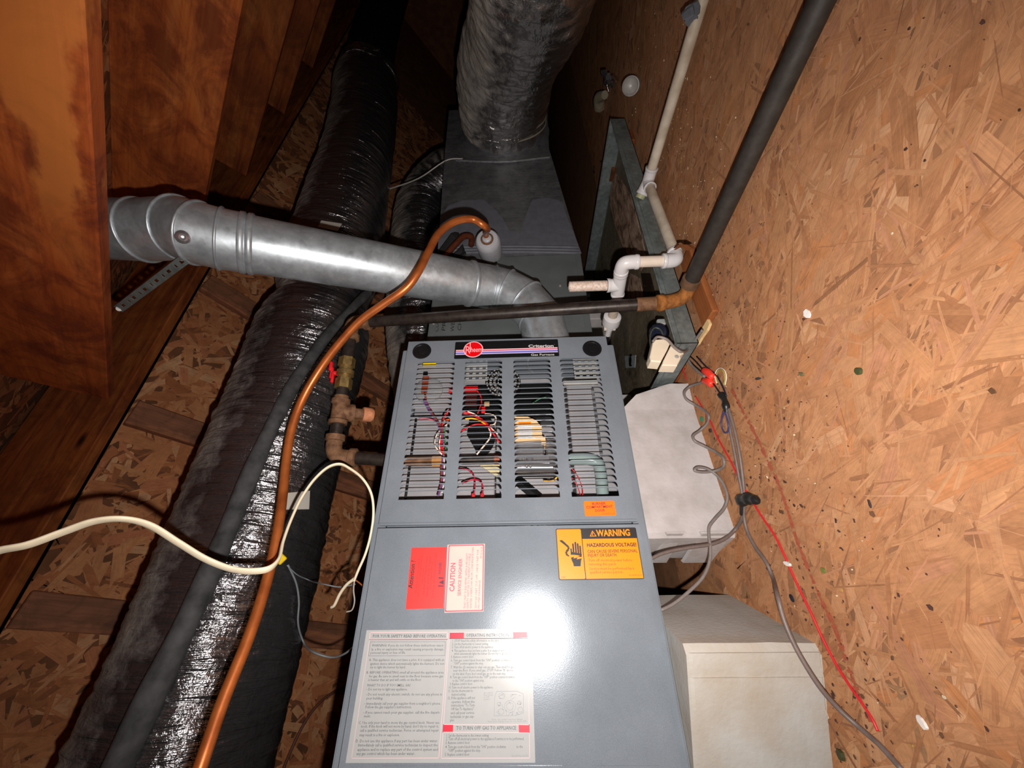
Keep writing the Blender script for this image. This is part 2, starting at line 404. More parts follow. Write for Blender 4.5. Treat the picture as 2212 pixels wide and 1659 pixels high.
#@@STRUCT
# ----------------------------------------------------------------- oriented strand board: strands are real flakes laid over each other
def strands(name, parent, O, U, Vv, N, u0, u1, v0, v1, n, pal, Lr, Wr, mat, bias=None, spread=3.2, lift=.0012, seed=1, keep=None):
    rng = np.random.default_rng(seed)
    w = np.array([p[1] for p in pal], float); w /= w.sum(); C = np.array([lin(p[0]) for p in pal])
    cu = rng.uniform(u0, u1, n); cv = rng.uniform(v0, v1, n)
    if keep is not None:
        k = keep(cu, cv); cu, cv = cu[k], cv[k]; n = len(cu)
    L = rng.uniform(*Lr, n) * rng.choice([.5, 1, 1.2], n); W = rng.uniform(*Wr, n) * rng.choice([.4, 1, 1.3], n)
    th = rng.uniform(-math.pi / 2, math.pi / 2, n) if bias is None else bias + rng.normal(0, 1, n) * spread
    j = rng.uniform(-.16, .16, (n, 6))
    lx = np.stack([-.5 + j[:, 0], .5 + j[:, 1], .5 + j[:, 2] * 1.4, .5 + j[:, 3], -.5 + j[:, 4], -.5 + j[:, 5] * 1.4], 1) * L[:, None]
    wy = rng.uniform(.8, 1.1, (n, 2))
    ly = np.stack([-.5 * wy[:, 0], -.5 * wy[:, 1], 0 * wy[:, 0] + .1, .5 * wy[:, 1], .5 * wy[:, 0], 0 * wy[:, 0] - .05], 1) * W[:, None]
    c, s = np.cos(th)[:, None], np.sin(th)[:, None]
    a = np.clip(cu[:, None] + c * lx - s * ly, u0, u1); b = np.clip(cv[:, None] + s * lx + c * ly, v0, v1)
    h = (np.arange(n) / n * lift + .0002)[:, None]
    P = V(O) + a[..., None] * V(U) + b[..., None] * V(Vv) + h[..., None] * V(N)
    base = WL[parent.name]; P = (P - base).reshape(-1, 3)
    me = bpy.data.meshes.new(name)
    me.vertices.add(n * 6); me.vertices.foreach_set('co', P.astype(np.float32).ravel())
    me.loops.add(n * 6); me.polygons.add(n)
    idx = np.arange(n * 6).reshape(n, 6)
    ctr = np.cross(V(U), V(Vv))
    if np.dot(ctr, V(N)) < 0: idx = idx[:, ::-1]
    me.loops.foreach_set('vertex_index', idx.ravel().astype(np.int32))
    me.polygons.foreach_set('loop_start', (np.arange(n) * 6).astype(np.int32))
    me.update(calc_edges=True); me.validate()
    uv = me.uv_layers.new(name='UVMap'); off = rng.uniform(0, 50, (n, 1))
    ud = np.stack([lx + off, ly + off * 1.7], -1).reshape(-1, 2)[idx.ravel()]
    uv.data.foreach_set('uv', ud.astype(np.float32).ravel())
    ci = C[rng.choice(len(C), n, p=w)] * rng.uniform(.91, 1.09, (n, 1)) * rng.uniform(.98, 1.02, (n, 3))
    at = me.attributes.new('Col', 'FLOAT_COLOR', 'FACE')
    at.data.foreach_set('color', np.concatenate([ci, np.ones((n, 1))], 1).astype(np.float32).ravel())
    me.materials.append(mat)
    ob = bpy.data.objects.new(name, me); COL.objects.link(ob); ob.parent = parent; WL[ob.name] = base
    return stuff(ob)

M_OSBBASE = plain('osb_base', (150, 104, 72), .8, 0, .2, 20)
M_OSBBASE2 = plain('osb_base_dark', (128, 80, 50), .85, 0, .25, 14)

# floor: one continuous sheet with flakes
m = MB(); m.box((-.7, 2.0, -.01), (4.3, 7.4, .02))
floor = struct(build('floor', m, M_OSBBASE))
PALF = [((180, 127, 87), 30), ((172, 118, 79), 26), ((190, 138, 98), 20), ((158, 104, 68), 12), ((202, 154, 116), 6), ((140, 88, 56), 5), ((112, 68, 46), 1.6), ((130, 104, 76), .8), ((178, 122, 94), 5), ((182, 116, 68), 9)]
PALS = [((188, 136, 96), 28), ((174, 122, 84), 26), ((152, 100, 66), 18), ((198, 150, 112), 7), ((122, 76, 50), 7), ((96, 58, 40), 3), ((184, 128, 100), 8)]
ARGF = (floor, (0, 0, 0), (1, 0, 0), (0, 1, 0), (0, 0, 1))
strands('wood_strands', *ARGF, -.45, 1.2, -.7, 1.35, 8500, PALF, (.04, .13), (.008, .028), M_OSBF, seed=3, bias=.55, spread=.75, lift=.0008)
strands('wood_strands', *ARGF, -.45, 1.2, 1.33, 3.6, 5000, PALF, (.06, .16), (.012, .036), M_OSBF, seed=4, bias=.6, spread=.8, lift=.0008)
strands('wood_slivers', *ARGF, -.10, 1.2, -.7, 1.6, 11000, PALS, (.02, .085), (.0014, .0055), M_OSBF, seed=13, bias=.6, spread=.6, lift=.0012)

# roof: two slopes meeting over the ridge board
RX, RZ = -.352, 1.845                    # lower edge of the ridge board
S1, S2 = .75, .92
PALC = [((214, 144, 96), 26), ((222, 158, 108), 22), ((188, 118, 74), 18), ((230, 176, 130), 9), ((158, 94, 58), 12), ((122, 70, 44), 5), ((206, 130, 92), 8)]
def slope(x0, z0, x1, z1, nrm_dn):
    m = MB(); d = V((0, 0, 1)) if False else V(nrm_dn) * -.015
    A = [V((x0, -1.6, z0)), V((x1, -1.6, z1)), V((x1, 5.6, z1)), V((x0, 5.6, z0))]
    m.add(A + [a + d for a in A], [(0, 1, 2, 3), (7, 6, 5, 4), (0, 4, 5, 1), (1, 5, 6, 2), (2, 6, 7, 3), (3, 7, 4, 0)]); return m
n1 = nrm((S1, 0, -1)); n2 = nrm((-S2, 0, -1))
z_s1 = lambda x: RZ + S1 * (x - RX)
ceil1 = struct(build('ceiling', slope(-2.84, z_s1(-2.84), -.38, z_s1(-.38), n1), M_OSBBASE2))
u1 = nrm((1, 0, S1)); L1 = math.hypot(2.46, 2.46 * S1)
strands('wood_strands', ceil1, (-2.84, 0, z_s1(-2.84)), u1, (0, 1, 0), n1, .2, L1, -.75, 1.5, 9000, PALC, (.05, .13), (.012, .034), M_OSBC, seed=5)
strands('wood_strands', ceil1, (-2.84, 0, z_s1(-2.84)), u1, (0, 1, 0), n1, .2, L1, 1.48, 4.2, 6000, PALC, (.06, .15), (.015, .04), M_OSBC, seed=6)
DR = .235                                # rafter depth
o2 = V((RX, 0, RZ)) - n2 * DR            # point on the sheathing of the near slope
z_s2 = lambda x: o2[2] - S2 * (x - o2[0])
ceil2 = struct(build('ceiling', slope(-.40, z_s2(-.40), 1.95, z_s2(1.95), n2), M_OSBBASE2))
u2 = nrm((1, 0, -S2)); L2 = 2.35 * math.hypot(1, S2)
strands('wood_strands', ceil2, (-.40, 0, z_s2(-.40)), u2, (0, 1, 0), n2, 0, L2, -.6, 2.6, 6000, PALC, (.05, .13), (.012, .034), M_OSBC, seed=8)
m = MB(); m.box((-.45, 5.6, 1.1), (4.9, .03, 2.6)); struct(build('wall_far', m, M_OSBBASE2))

def board(name, p0, p1, width, thick, face_n, mat, label=None, cat=None, group=None, kind=None, b=.003):
    """timber: local X runs from p0 to p1 (middle of the wide face nearest face_n), width across, thickness behind"""
    p0, p1 = V(p0), V(p1); x = nrm(p1 - p0); n = nrm(V(face_n) - x * np.dot(face_n, x)); y = np.cross(n, x); L = np.linalg.norm(p1 - p0)
    me = bpy.data.meshes.new(name); q = MB(); q.box((L / 2, 0, -thick / 2), (L, width, thick), b)
    me.from_pydata(q.v, [], q.f); bm = bmesh.new(); bm.from_mesh(me); bmesh.ops.recalc_face_normals(bm, faces=bm.faces[:]); bm.to_mesh(me); bm.free()
    me.materials.append(mat)
    ob = bpy.data.objects.new(name, me); COL.objects.link(ob)
    M = Matrix.Identity(4)
    for i in range(3): M[i][0] = x[i]; M[i][1] = y[i]; M[i][2] = n[i]; M[i][3] = p0[i]
    ob.matrix_world = M; WL[ob.name] = p0
    if label: tag(ob, label, cat, group)
    return ob

# ridge board: wide face towards +X
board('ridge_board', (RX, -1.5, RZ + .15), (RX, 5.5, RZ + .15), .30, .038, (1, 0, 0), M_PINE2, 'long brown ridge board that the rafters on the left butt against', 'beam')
RAFL = ['large orange-brown rafter nearest the camera with pale sapwood streak, at left edge', 'second rafter, its face visible above the round metal vent pipe', 'third rafter, dark and mostly in shadow above the second one',
        'far dark rafter, fourth from the camera', 'fifth rafter, almost black, deep in the attic']
for i, (y, lab) in enumerate(zip((.600, 1.215, 1.83, 2.44, 3.05), RAFL)):
    # -Y face is the wide one; bottom edge runs along the slope
    x1 = 1.55; b0 = V((RX, y, RZ)); b1 = V((x1, y, RZ - S2 * (x1 - RX))); mid = -n2 * DR / 2
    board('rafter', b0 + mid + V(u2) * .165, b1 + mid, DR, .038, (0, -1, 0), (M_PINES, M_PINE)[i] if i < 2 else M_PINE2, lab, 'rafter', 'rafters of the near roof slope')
LATL = ['flat batten crossing the roof boards at the lower left, below the cream cable', 'flat two-tone batten on the roof boards beside the foot of the nearest rafter', 'flat grey-brown batten on the roof boards under the vent pipe', 'dim flat batten on the roof boards high behind the dark duct']
for y0, y1, lab in zip((.035, .63, 1.265, 1.9), (-.08, .55, 1.10, 1.74), LATL):
    xa, xb = -.385, -2.5
    pa = V((xa, y0, z_s1(xa))) + n1 * .040; t = (xb - xa) / (-1.2 + .352)
    pb = V((xb, y0 + (y1 - y0) * 2.2, z_s1(xb))) + n1 * .040
    board('roof_batten', pa, pb, .089, .037, n1, M_LATH, lab, 'batten', 'battens on the far roof slope')

# ----------------------------------------------------------------- furnace
DX = .018                                                            # door face
def F(px, py, x=DX):
    p = on(px, py, 'x', x); return (-p[2], p[1])                     # label plane: a to the right in the photo, b up
fur = thing('gas_furnace', (-.35, .17, .2), 'grey gas furnace lying on its side with louvred door, labels and red round emblem', 'furnace')
Z0, Z1, Y0, Y1, XB = .2, .733, -.285, .588, -.71
m = MB(); t = .0015
m.box(((XB) / 2, (Y0 + Y1) / 2, Z1 - t / 2), (-XB, Y1 - Y0, t)); m.box(((XB) / 2, (Y0 + Y1) / 2, Z0 + t / 2), (-XB, Y1 - Y0, t))
m.box((XB / 2, Y1 - t / 2, (Z0 + Z1) / 2), (-XB, t, Z1 - Z0)); m.box((XB / 2, Y0 + t / 2, (Z0 + Z1) / 2), (-XB, t, Z1 - Z0))
m.box((XB + t / 2, (Y0 + Y1) / 2, (Z0 + Z1) / 2), (t, Y1 - Y0, Z1 - Z0))
for z in (Z1 - .012, Z0 + .012): m.box((-.004, (Y0 + Y1) / 2, z), (.008, Y1 - Y0 + .0, .024), .002)
m.box((-.010, .156, (Z0 + Z1) / 2), (.006, .05, Z1 - Z0 - .05))
build('cabinet', m, M_PAINT, fur)
# upper door with four louvred openings
ZA, ZB, YA, YB = .2195, .7165, .1585, .6025
cols = [(.594, .685), (.479, .569), (.363, .452), (.247, .340)]
ys0, ys1 = .205, .5405
def panel(m, za, zb, ya, yb, holes, x1, depth, hd=.0016):
    zs = sorted({za, zb} | {h[0] for h in holes} | {h[1] for h in holes}); ysx = sorted({ya, yb} | {h[2] for h in holes} | {h[3] for h in holes})
    for i in range(len(zs) - 1):
        for k in range(len(ysx) - 1):
            cz, cy = (zs[i] + zs[i + 1]) / 2, (ysx[k] + ysx[k + 1]) / 2
            if any(h[0] < cz < h[1] and h[2] < cy < h[3] for h in holes): continue
            m.add([(x1, ysx[k], zs[i]), (x1, ysx[k + 1], zs[i]), (x1, ysx[k + 1], zs[i + 1]), (x1, ysx[k], zs[i + 1])], [(0, 1, 2, 3)])
    r = .0035
    for (a, b) in (((ya, za), (yb, za)), ((yb, za), (yb, zb)), ((yb, zb), (ya, zb)), ((ya, zb), (ya, za))):
        m.add([(x1, *a), (x1, *b), (x1 - depth, *b), (x1 - depth, *a)], [(0, 1, 2, 3)])
    for h in holes:
        q = ((h[2], h[0]), (h[3], h[0]), (h[3], h[1]), (h[2], h[1]))
        for k in range(4):
            a, b = q[k], q[(k + 1) % 4]; m.add([(x1, *a), (x1, *b), (x1 - hd, *b), (x1 - hd, *a)], [(0, 1, 2, 3)])
m = MB(); panel(m, ZA, ZB, YA, YB, [(c0, c1, ys0, ys1) for c0, c1 in cols], DX, .017)
m.tube([(DX - .0022, YA + .001, ZA + .001), (DX - .0022, YA + .001, ZB - .001)], .0034, 8)
udoor = build('burner_door', m, M_PAINT, fur)
# louvres: a bar with rounded shoulders under it
pitch = (ys1 - .2095) / 24
def louvre(c0, c1, yt):
    w = c1 - c0; bar = pitch * .105; rd = pitch * .70; sx = .010
    poly = [(0, 0), (w, 0)]
    N = 6
    P = [(w, -bar - rd)] + [(w - sx * (1 - math.cos(a)) , -bar - rd + rd * math.sin(a)) for a in [math.pi / 2 * k / N for k in range(1, N + 1)]]
    P += [(sx * (1 - math.cos(a)), -bar - rd + rd * math.sin(a)) for a in [math.pi / 2 * k / N for k in range(N, 0, -1)]] + [(0, -bar - rd)]
    q = poly + P
    m = MB(); m.prism([(a, b) for a, b in q], (DX - .0010, yt, c1), (0, 0, -1), (0, 1, 0), (1, 0, 0), 0, .0014)
    return m
lv0 = {}
for ci, (c0, c1) in enumerate(cols):
    for k in range(24):
        yt = ys1 - k * pitch
        if k == 0: lv0[ci] = build('louver', louvre(c0, c1, yt), M_PAINT, udoor); continue
        o = lv0[ci].copy(); COL.objects.link(o); o.parent = udoor; o.location = (0, -k * pitch, 0); WL[o.name] = WL[udoor.name]
for nm, (px, py) in (('left', (911.5, 758.5)), ('right', (1279, 753))):
    a, b = F(px, py); c = (DX, b, -a)
    m = MB(); m.lathe([(.0235, 0), (.0228, .0022), (.0175, .0028), (.0165, .0016), (.0105, .0014), (.0098, .0026), (.004, .003), (0.0001, .003)], c, (1, 0, 0), 32)
    build('knockout_plug', m, M_BLACK, fur, 40)
# lower door
ZC, ZD = .2185, .7165; YC, YD = -.283, .1515
m = MB(); low = [(.552, .651), (.388, .507), (.247, .345)]
panel(m, ZC, ZD, YC, YD, [(a, b, -.245, -.1815) for a, b in low], DX, .017)
ldoor = build('control_door', m, M_PAINT, fur)
for a, b in low:
    for k in range(3):
        m = MB(); m.prism([(0, 0), (b - a, 0), (b - a, -.010), (b - a - .006, -.0035), (.006, -.0035), (0, -.010)], (DX - .002, -.1815 - k * .021, b), (0, 0, -1), (0, 1, 0), (1, 0, 0), 0, .003)
        build('louver', m, M_PAINT, ldoor)

# ---- lettering
TC = bpy.data.curves.new('txt', 'FONT'); TO = bpy.data.objects.new('txt', TC)
def text2d(body, size=1.0, bold=0.0, res=2, shear=0.0, spacing=1.0):
    TC.body = body; TC.size = size; TC.resolution_u = res; TC.offset = bold; TC.shear = shear; TC.space_character = spacing; TC.fill_mode = 'BOTH' if False else 'FRONT'
    me = TO.to_mesh(); P = np.array([v.co[:2] for v in me.vertices]) if len(me.vertices) else np.zeros((0, 2)); fs = [tuple(p.vertices) for p in me.polygons]; TO.to_mesh_clear()
    return P, fs
def put_text(m, body, p0, p1, h, lift, mi=0, bold=0.0, res=1, x=DX, fit=True, shear=0.0, spacing=1.0):
    """text from p0 to p1 on the label plane (a,b), cap height h; fitted to the length"""
    P, fs = text2d(body, 1.0, bold, res, shear, spacing)
    if not len(P): return
    p0, p1 = V(p0), V(p1); d = p1 - p0; L = np.linalg.norm(d); d = d / L; e = V((-d[1], d[0]))
    x0, x1 = P[:, 0].min(), P[:, 0].max(); sx = L / (x1 - x0) if fit else h / .70; sy = h / .70
    Q = p0 + ((P[:, 0] - x0) * sx)[:, None] * d + ((P[:, 1]) * sy)[:, None] * e
    m.add([(x + lift, b, -a) for a, b in Q], fs, mi)
def quad(m, pts, lift, mi=0, x=DX): m.add([(x + lift, b, -a) for a, b in pts], [tuple(range(len(pts)))], mi)
def rrect(a0, b0, a1, b1, r, n=5):
    out = []
    for cx, cy, s in ((a1 - r, b1 - r, 0), (a0 + r, b1 - r, 1), (a0 + r, b0 + r, 2), (a1 - r, b0 + r, 3)):
        for k in range(n + 1):
            t = math.pi / 2 * (s + k / n); out.append((cx + r * math.cos(t), cy + r * math.sin(t)))
    return out
def line(m, p, q, w, lift, mi=0, x=DX):
    p, q = V(p), V(q); d = nrm(np.append(q - p, 0))[:2]; e = V((-d[1], d[0])) * w / 2; quad(m, [p - e, q - e, q + e, p + e], lift, mi, x)
def slab(poly, lift=.0006, x=DX):
    m = MB(); m.prism(poly, (x, 0, 0), (0, 0, -1), (0, 1, 0), (1, 0, 0), 0.0001, lift); return m

# emblem plate
def Gz(ox, oy, s, x=DX): return lambda zx, zy: F(ox + zx / s, oy + zy / s, x)
g = Gz(970, 720, 8.848)
a0, b1 = g(110, 158); a1, b0 = g(2092, 455)
m = MB(); m.add(slab(rrect(-.597, .545, -.340, .5965, .0025), .001).v, slab(rrect(-.597, .545, -.340, .5965, .0025), .001).f)
plate = build('name_plate', m, M_BLACK, fur)
m = MB()
def bstripe(z0, z1, mi):
    p = [g(122, z0), g(2068, z0 - 36), g(2068, z1 - 36), g(122, z1)]
    # straighten along the plate
    bb0 = (p[0][1] + p[1][1]) / 2; bb1 = (p[2][1] + p[3][1]) / 2
    quad(m, [(-.594, bb1), (-.3425, bb1), (-.3425, bb0), (-.594, bb0)], .0012, mi)
bstripe(316, 334, 0); bstripe(334, 350, 1); bstripe(350, 372, 2); bstripe(372, 392, 3); bstripe(392, 411, 2)
build('stripes', m, [M_LOGOP, M_STR, M_STL, M_STB], plate)
cc = g(466, 315); ra = .0245
circ = lambda r: [(cc[0] + r * math.cos(2 * math.pi * k / 40), cc[1] + r * math.sin(2 * math.pi * k / 40)) for k in range(40)]
m = MB(); quad(m, circ(ra), .0015, 0); quad(m, circ(ra * .9), .0017, 1)
put_text(m, 'heem', g(414, 366), g(628, 362), .0150, .002, 0, .004, 4)
m2 = MB(); put_text(m, 'R', g(318, 400), g(408, 396), .0235, .002, 0, -.006, 4)
quad(m, [g(396, 362), g(412, 362), g(416, 192), g(400, 196)], .002, 0)
build('round_emblem', m, [M_LOGOP, M_LOGOR], plate)
m = MB(); put_text(m, 'Criterion', g(1518, 276), g(1998, 268), .0082, .0014, 0, .03, 4)
put_text(m, 'Gas Furnace', g(1568, 436), g(2012, 428), .0062, .0014, 0, .012, 3)
put_text(m, 'o', g(2006, 226), g(2022, 225), .0015, .0014, 0)
build('lettering', m, M_LAB_W, plate)

# burner compartment door sticker
qa = [F(*p) for p in ((1261, 1084), (1328, 1080), (1331, 1113), (1264, 1116))]
lab = build('orange_door_label', slab(rrect(-.318, .1675, -.2585, .196, .003)), M_LAB_O2, fur)
m = MB(); g = Gz(860, 1080, 3.95)
for s, p, q in (('BURNER', (1655, 44), (1772, 40)), ('COMPARTMENT', (1606, 74), (1830, 66)), ('DOOR', (1682, 102), (1765, 98))):
    put_text(m, s, g(*p), g(*q), .0048, .0008, 0, .02, 2)
put_text(m, '92-22372-01-02', g(1742, 122), g(1850, 119), .0018, .0008, 0)
build('lettering', m, M_INKRD, lab)

# warning label
g = Gz(1190, 1130, 10.367)
lab = build('warning_label', slab(rrect(-.376, .0585, -.2255, .1455, .003), .0006), M_INK, fur)
m = MB()
A0, A1, B0, B1 = -.376, -.2255, .0585, .1455; e = .0014; AM = -.3285
quad(m, rrect(A0 + e, B0 + e, AM - e * .4, B1 - e, .0022), .0008, 0); quad(m, [(AM + e * .6, B0 + e), (A1 - e, B0 + e), (A1 - e, .1265), (AM + e * .6, .1265)], .0008, 0)
build('orange_field', m, M_LAB_O, lab)
m = MB()
put_text(m, 'WARNING', g(1020, 296), g(1775, 280), .0112, .0012, 0, .03, 3)
tri = [g(868, 302), g(1022, 298), g(926, 166)]; ct = np.mean(tri, 0)
quad(m, tri, .0011, 0); quad(m, [tuple(ct + (V(p) - ct) * .68) for p in tri], .0013, 1)
quad(m, [g(930, 215), g(942, 215), g(934, 255), g(944, 255), g(922, 290), g(928, 262), g(918, 262)], .0015, 0)
build('lettering', m, [M_LAB_O, M_INK], lab)
m = MB()
for s, p, q, h, bo in (('HAZARDOUS VOLTAGE!', (808, 534), (1915, 520), .0060, .03), ('CAN CAUSE SEVERE PERSONAL', (822, 672), (1938, 654), .0052, .008), ('INJURY OR DEATH.', (830, 756), (1485, 748), .0052, .008)):
    put_text(m, s, g(*p), g(*q), h, .0012, 0, bo, 2)
for s, p, q, h in (('Turn off electrical power before', (840, 862), (1815, 856), .0044), ('removing this panel.', (850, 950), (1465, 944), .0044),
                   ('Service must be performed by a', (862, 1050), (1860, 1040), .0044), ('qualified service person.', (870, 1132), (1620, 1120), .0044), ('92-22295-02-00', (1742, 1184), (2035, 1178), .0022)):
    put_text(m, s, g(*p), g(*q), h, .0012, 1, 0, 1)
build('lettering', m, [M_INKD, M_INKB], lab)
m = MB(); put_text(m, 'CSA', g(232, 1238), g(322, 1232), .0030, .0012, 0, 0, 1); build('approval_mark', m, M_INKB, lab)
m = MB()
Gp = lambda L_: [g(*p) for p in L_]
# hand symbol and wire
def cap_strip(p, q, w):
    p, q = V(g(*p)), V(g(*q)); d = q - p; d /= np.linalg.norm(d); e2 = V((-d[1], d[0])) * w / 2
    P = [p - e2, p + e2]; N = 6
    for k in range(N + 1):
        t = math.pi * k / N; P.append(q + e2 * math.cos(t) + d * (w / 2) * math.sin(t))
    quad(m, P[:1] + P[1:], .0012, 0)
for p, q in (((510, 690), (492, 475)), ((565, 700), (545, 440)), ((620, 720), (597, 472)), ((668, 735), (650, 525))): cap_strip(p, q, .0030)
cap_strip((462, 690), (448, 585), .0026)
quad(m, Gp([(442, 712), (440, 640), (690, 690), (688, 762), (590, 752), (650, 728), (540, 715)]), .00125, 0)
quad(m, Gp([(446, 775), (520, 758), (505, 795), (600, 770), (574, 815), (690, 792), (672, 850), (664, 968), (512, 970), (498, 905), (470, 850)]), .0012, 0)
W = [(215, 395), (300, 460), (395, 540), (392, 590), (345, 640), (342, 690), (370, 725), (408, 742)]
Wc = [V(g(*p)) for p in W]
for i in range(len(Wc) - 1): line(m, Wc[i], Wc[i + 1], .0036 * (1 if i < 6 else .6), .0012 + .00002 * i, 0)
quad(m, Gp([(185, 388), (250, 385), (330, 450), (300, 480)]), .0013, 0)
build('shock_symbol', m, M_INK, lab)

# red attention sticker
g = Gz(860, 1160, 9.215)
lab = build('red_attention_label', slab([g(270, 215), g(970, 205), g(905, 1420), g(150, 1440)]), M_LAB_R, fur)
m = MB()
put_text(m, 'Attention !', g(285, 1030), g(345, 470), .0078, .0008, 0, .02, 2, shear=.1)
for s, p, q in (('This furnace has been equipped', (372, 1130), (432, 430)), ('with a new secondary safety switch', (412, 1190), (484, 380)), ('over this unit.', (492, 925), (520, 620)), ('Overflow of the drain pan means', (520, 1170), (592, 390)),
                ('that the drain needs cleaning.', (590, 1190), (650, 380)), ('Service requires power off.', (655, 1050), (695, 490)), ('For more information please call', (700, 1210), (770, 340))):
    put_text(m, s, g(*p), g(*q), .0032, .0008, 1, 0, 1, shear=.2)
put_text(m, 'WAGNER', g(852, 752), g(872, 500), .0050, .0008, 2, .03, 2)
quad(m, [g(795, 990), g(800, 960), g(910, 965), g(908, 992)], .0008, 2); quad(m, [g(806, 830), g(808, 800), g(912, 808), g(908, 835)], .0008, 2)
quad(m, [g(806, 905), g(908, 950), g(912, 850)], .0008, 2)
build('lettering', m, [M_INK, M_INKRD, plain('ink_plum', (96, 40, 62), .5)], lab)

# caution sticker
lab = build('caution_label', slab([g(985, 155), g(1730, 135), g(1700, 1485), g(925, 1510)], .0009), M_LAB_CR, fur)
m = MB(); C4 = [g(1018, 175), g(1702, 158), g(1682, 1462), g(944, 1480)]
for i in range(4): line(m, C4[i], C4[(i + 1) % 4], .0022, .0011, 0)
put_text(m, 'CAUTION', g(1118, 1085), g(1145, 515), .0086, .0011, 0, .03, 2)
put_text(m, 'SERVICE ENGINEER', g(1248, 1170), g(1275, 430), .0056, .0011, 0, .015, 2)
for s, p, q in (('THIS UNIT IS EQUIPPED WITH A BECKETT', (1345, 1425), (1395, 320)), ('SAFETY SWITCH TO PREVENT POSSIBLE', (1404, 1425), (1446, 330)), ('WATER OVERFLOW FROM CONDENSATE PAN', (1466, 1425), (1508, 210)),
                ('SHOULD UNIT CUT OFF, CHECK UNIT FOR', (1565, 1420), (1608, 255)), ('PROPER DRAINAGE.', (1625, 1420), (1645, 850)), ('AP16100 R', (1668, 430), (1682, 200))):
    put_text(m, s, g(*p), g(*q), .0036, .0011, 0, 0, 1)
build('lettering', m, M_INKR, lab)

# large safety instruction sheet
lab = build('instruction_sheet', slab(rrect(-.707, -.1785, -.4275, -.0135, .001), .0005), M_LAB_G, fur)
g = Gz(740, 1330, 5.0273); m = MB()
LT = [('FOR YOUR SAFETY READ BEFORE OPERATING', 330, 1120, 222, 1), ('WARNING: If you do not follow these instructions exact-', 318, 1100, 323, 0), ('ly, a fire or explosion may result causing property damage,', 315, 1100, 365, 0), ('personal injury or loss of life.', 305, 685, 402, 0),
 ('A. This appliance does not have a pilot. It is equipped with an', 288, 1105, 480, 0), ('ignition device which automatically lights the burners. Do not', 302, 1105, 522, 0), ('try to light the burner by hand.', 298, 685, 560, 0),
 ('B. BEFORE OPERATING smell all around the appliance area', 262, 1098, 617, 0), ('for gas. Be sure to smell next to the floor because some gas', 288, 1092, 658, 0), ('is heavier than air and will settle on the floor.', 280, 858, 697, 0),
 ('WHAT TO DO IF YOU SMELL GAS', 265, 738, 757, 0), ('- Do not try to light any appliance.', 262, 706, 800, 0), ('- Do not touch any electric switch; do not use any phone in', 255, 1080, 855, 0), ('your building.', 258, 440, 898, 0),
 ("- Immediately call your gas supplier from a neighbor's phone.", 240, 1066, 955, 0), ("Follow the gas supplier's instructions.", 250, 752, 993, 0), ('- If you cannot reach your gas supplier, call the fire depart-', 228, 1058, 1052, 0), ('ment.', 235, 305, 1092, 0),
 ('C. Use only your hand to move the gas control knob. Never use', 175, 1052, 1163, 0), ("tools. If the knob will not move by hand, don't try to repair it,", 200, 1045, 1203, 0), ('call a qualified service technician. Force or attempted repair', 190, 1045, 1247, 0), ('may result in a fire or explosion.', 185, 622, 1297, 0),
 ('D. Do not use this appliance if any part has been under water.', 145, 1035, 1362, 0), ('Immediately call a qualified service technician to inspect the', 170, 1035, 1407, 0), ('appliance and to replace any part of the control system and', 162, 1035, 1455, 0), ('any gas control which has been under water.', 152, 785, 1500, 0),
 ('OPERATING INSTRUCTIONS', 1342, 1825, 214, 1), ('1. STOP! Read the safety information on this label.', 1195, 1705, 272, 0), ('2. Set the thermostat to lowest setting.', 1190, 1585, 308, 0), ('3. Turn off all electric power to the appliance.', 1190, 1640, 342, 0), ('4. This appliance does not have a pilot. It is equipped with a device', 1187, 1850, 380, 0), ('which automatically lights the burner. Do not try to light by hand.', 1212, 1850, 413, 0),
 ('5. Remove control door.', 1180, 1425, 448, 0), ('6. Turn gas control knob from the "ON" position clockwise to', 1178, 1850, 485, 0), ('"OFF" position against the stop.', 1210, 1530, 520, 0), ('7. Wait five (5) minutes to clear out any gas. Then smell for gas', 1177, 1860, 560, 0), ('near the floor. If you smell gas, STOP! Follow "B" above', 1203, 1850, 595, 0), ("on this label. If you don't smell gas, go to the next step.", 1197, 1775, 632, 0),
 ('8. Turn gas control knob from the "OFF" position counterclockwise', 1170, 1870, 668, 0), ('to the "ON" position against stop.', 1195, 1540, 706, 0), ('9. Replace control door.', 1165, 1415, 742, 0), ('10. Turn on all electric power to the appliance.', 1155, 1635, 780, 0), ('11. Set the thermostat to', 1150, 1415, 818, 0), ('desired setting.', 1183, 1340, 857, 0),
 ('12. If the appliance will not', 1145, 1440, 895, 0), ('operate, follow the', 1182, 1435, 937, 0), ('instructions "To Turn', 1180, 1435, 975, 0), ('Off Gas To Appliance"', 1178, 1425, 1015, 0), ('and call your service', 1175, 1430, 1057, 0), ('technician or gas sup-', 1170, 1430, 1098, 0), ('plier.', 1168, 1215, 1137, 0),
 ('TO TURN OFF GAS TO APPLIANCE', 1235, 1885, 1224, 1), ('1. Set the thermostat to the lowest setting.', 1130, 1590, 1303, 0), ('2. Turn off all electrical power to the appliance if service is to be performed.', 1125, 1970, 1340, 0), ('3. Remove control door.', 1120, 1385, 1382, 0), ('4. Turn gas control knob from the "ON" position clockwise', 1118, 1775, 1427, 0), ('to the', 1890, 1957, 1425, 0), ('"OFF" position against the stop.', 1148, 1500, 1467, 0), ('5. Replace control door.', 1112, 1382, 1510, 0), ('92-20752-02-03', 1835, 2010, 1525, 2),
 ('gas control', 1535, 1630, 838, 2), ('knob shown', 1535, 1632, 862, 2), ('in "ON"', 1535, 1600, 886, 2), ('position', 1535, 1600, 908, 2), ('Note: Gas control may have fittings.', 1620, 1960, 1128, 2), ('Push knob slightly down to turn from OFF.', 1580, 2000, 1150, 2)]
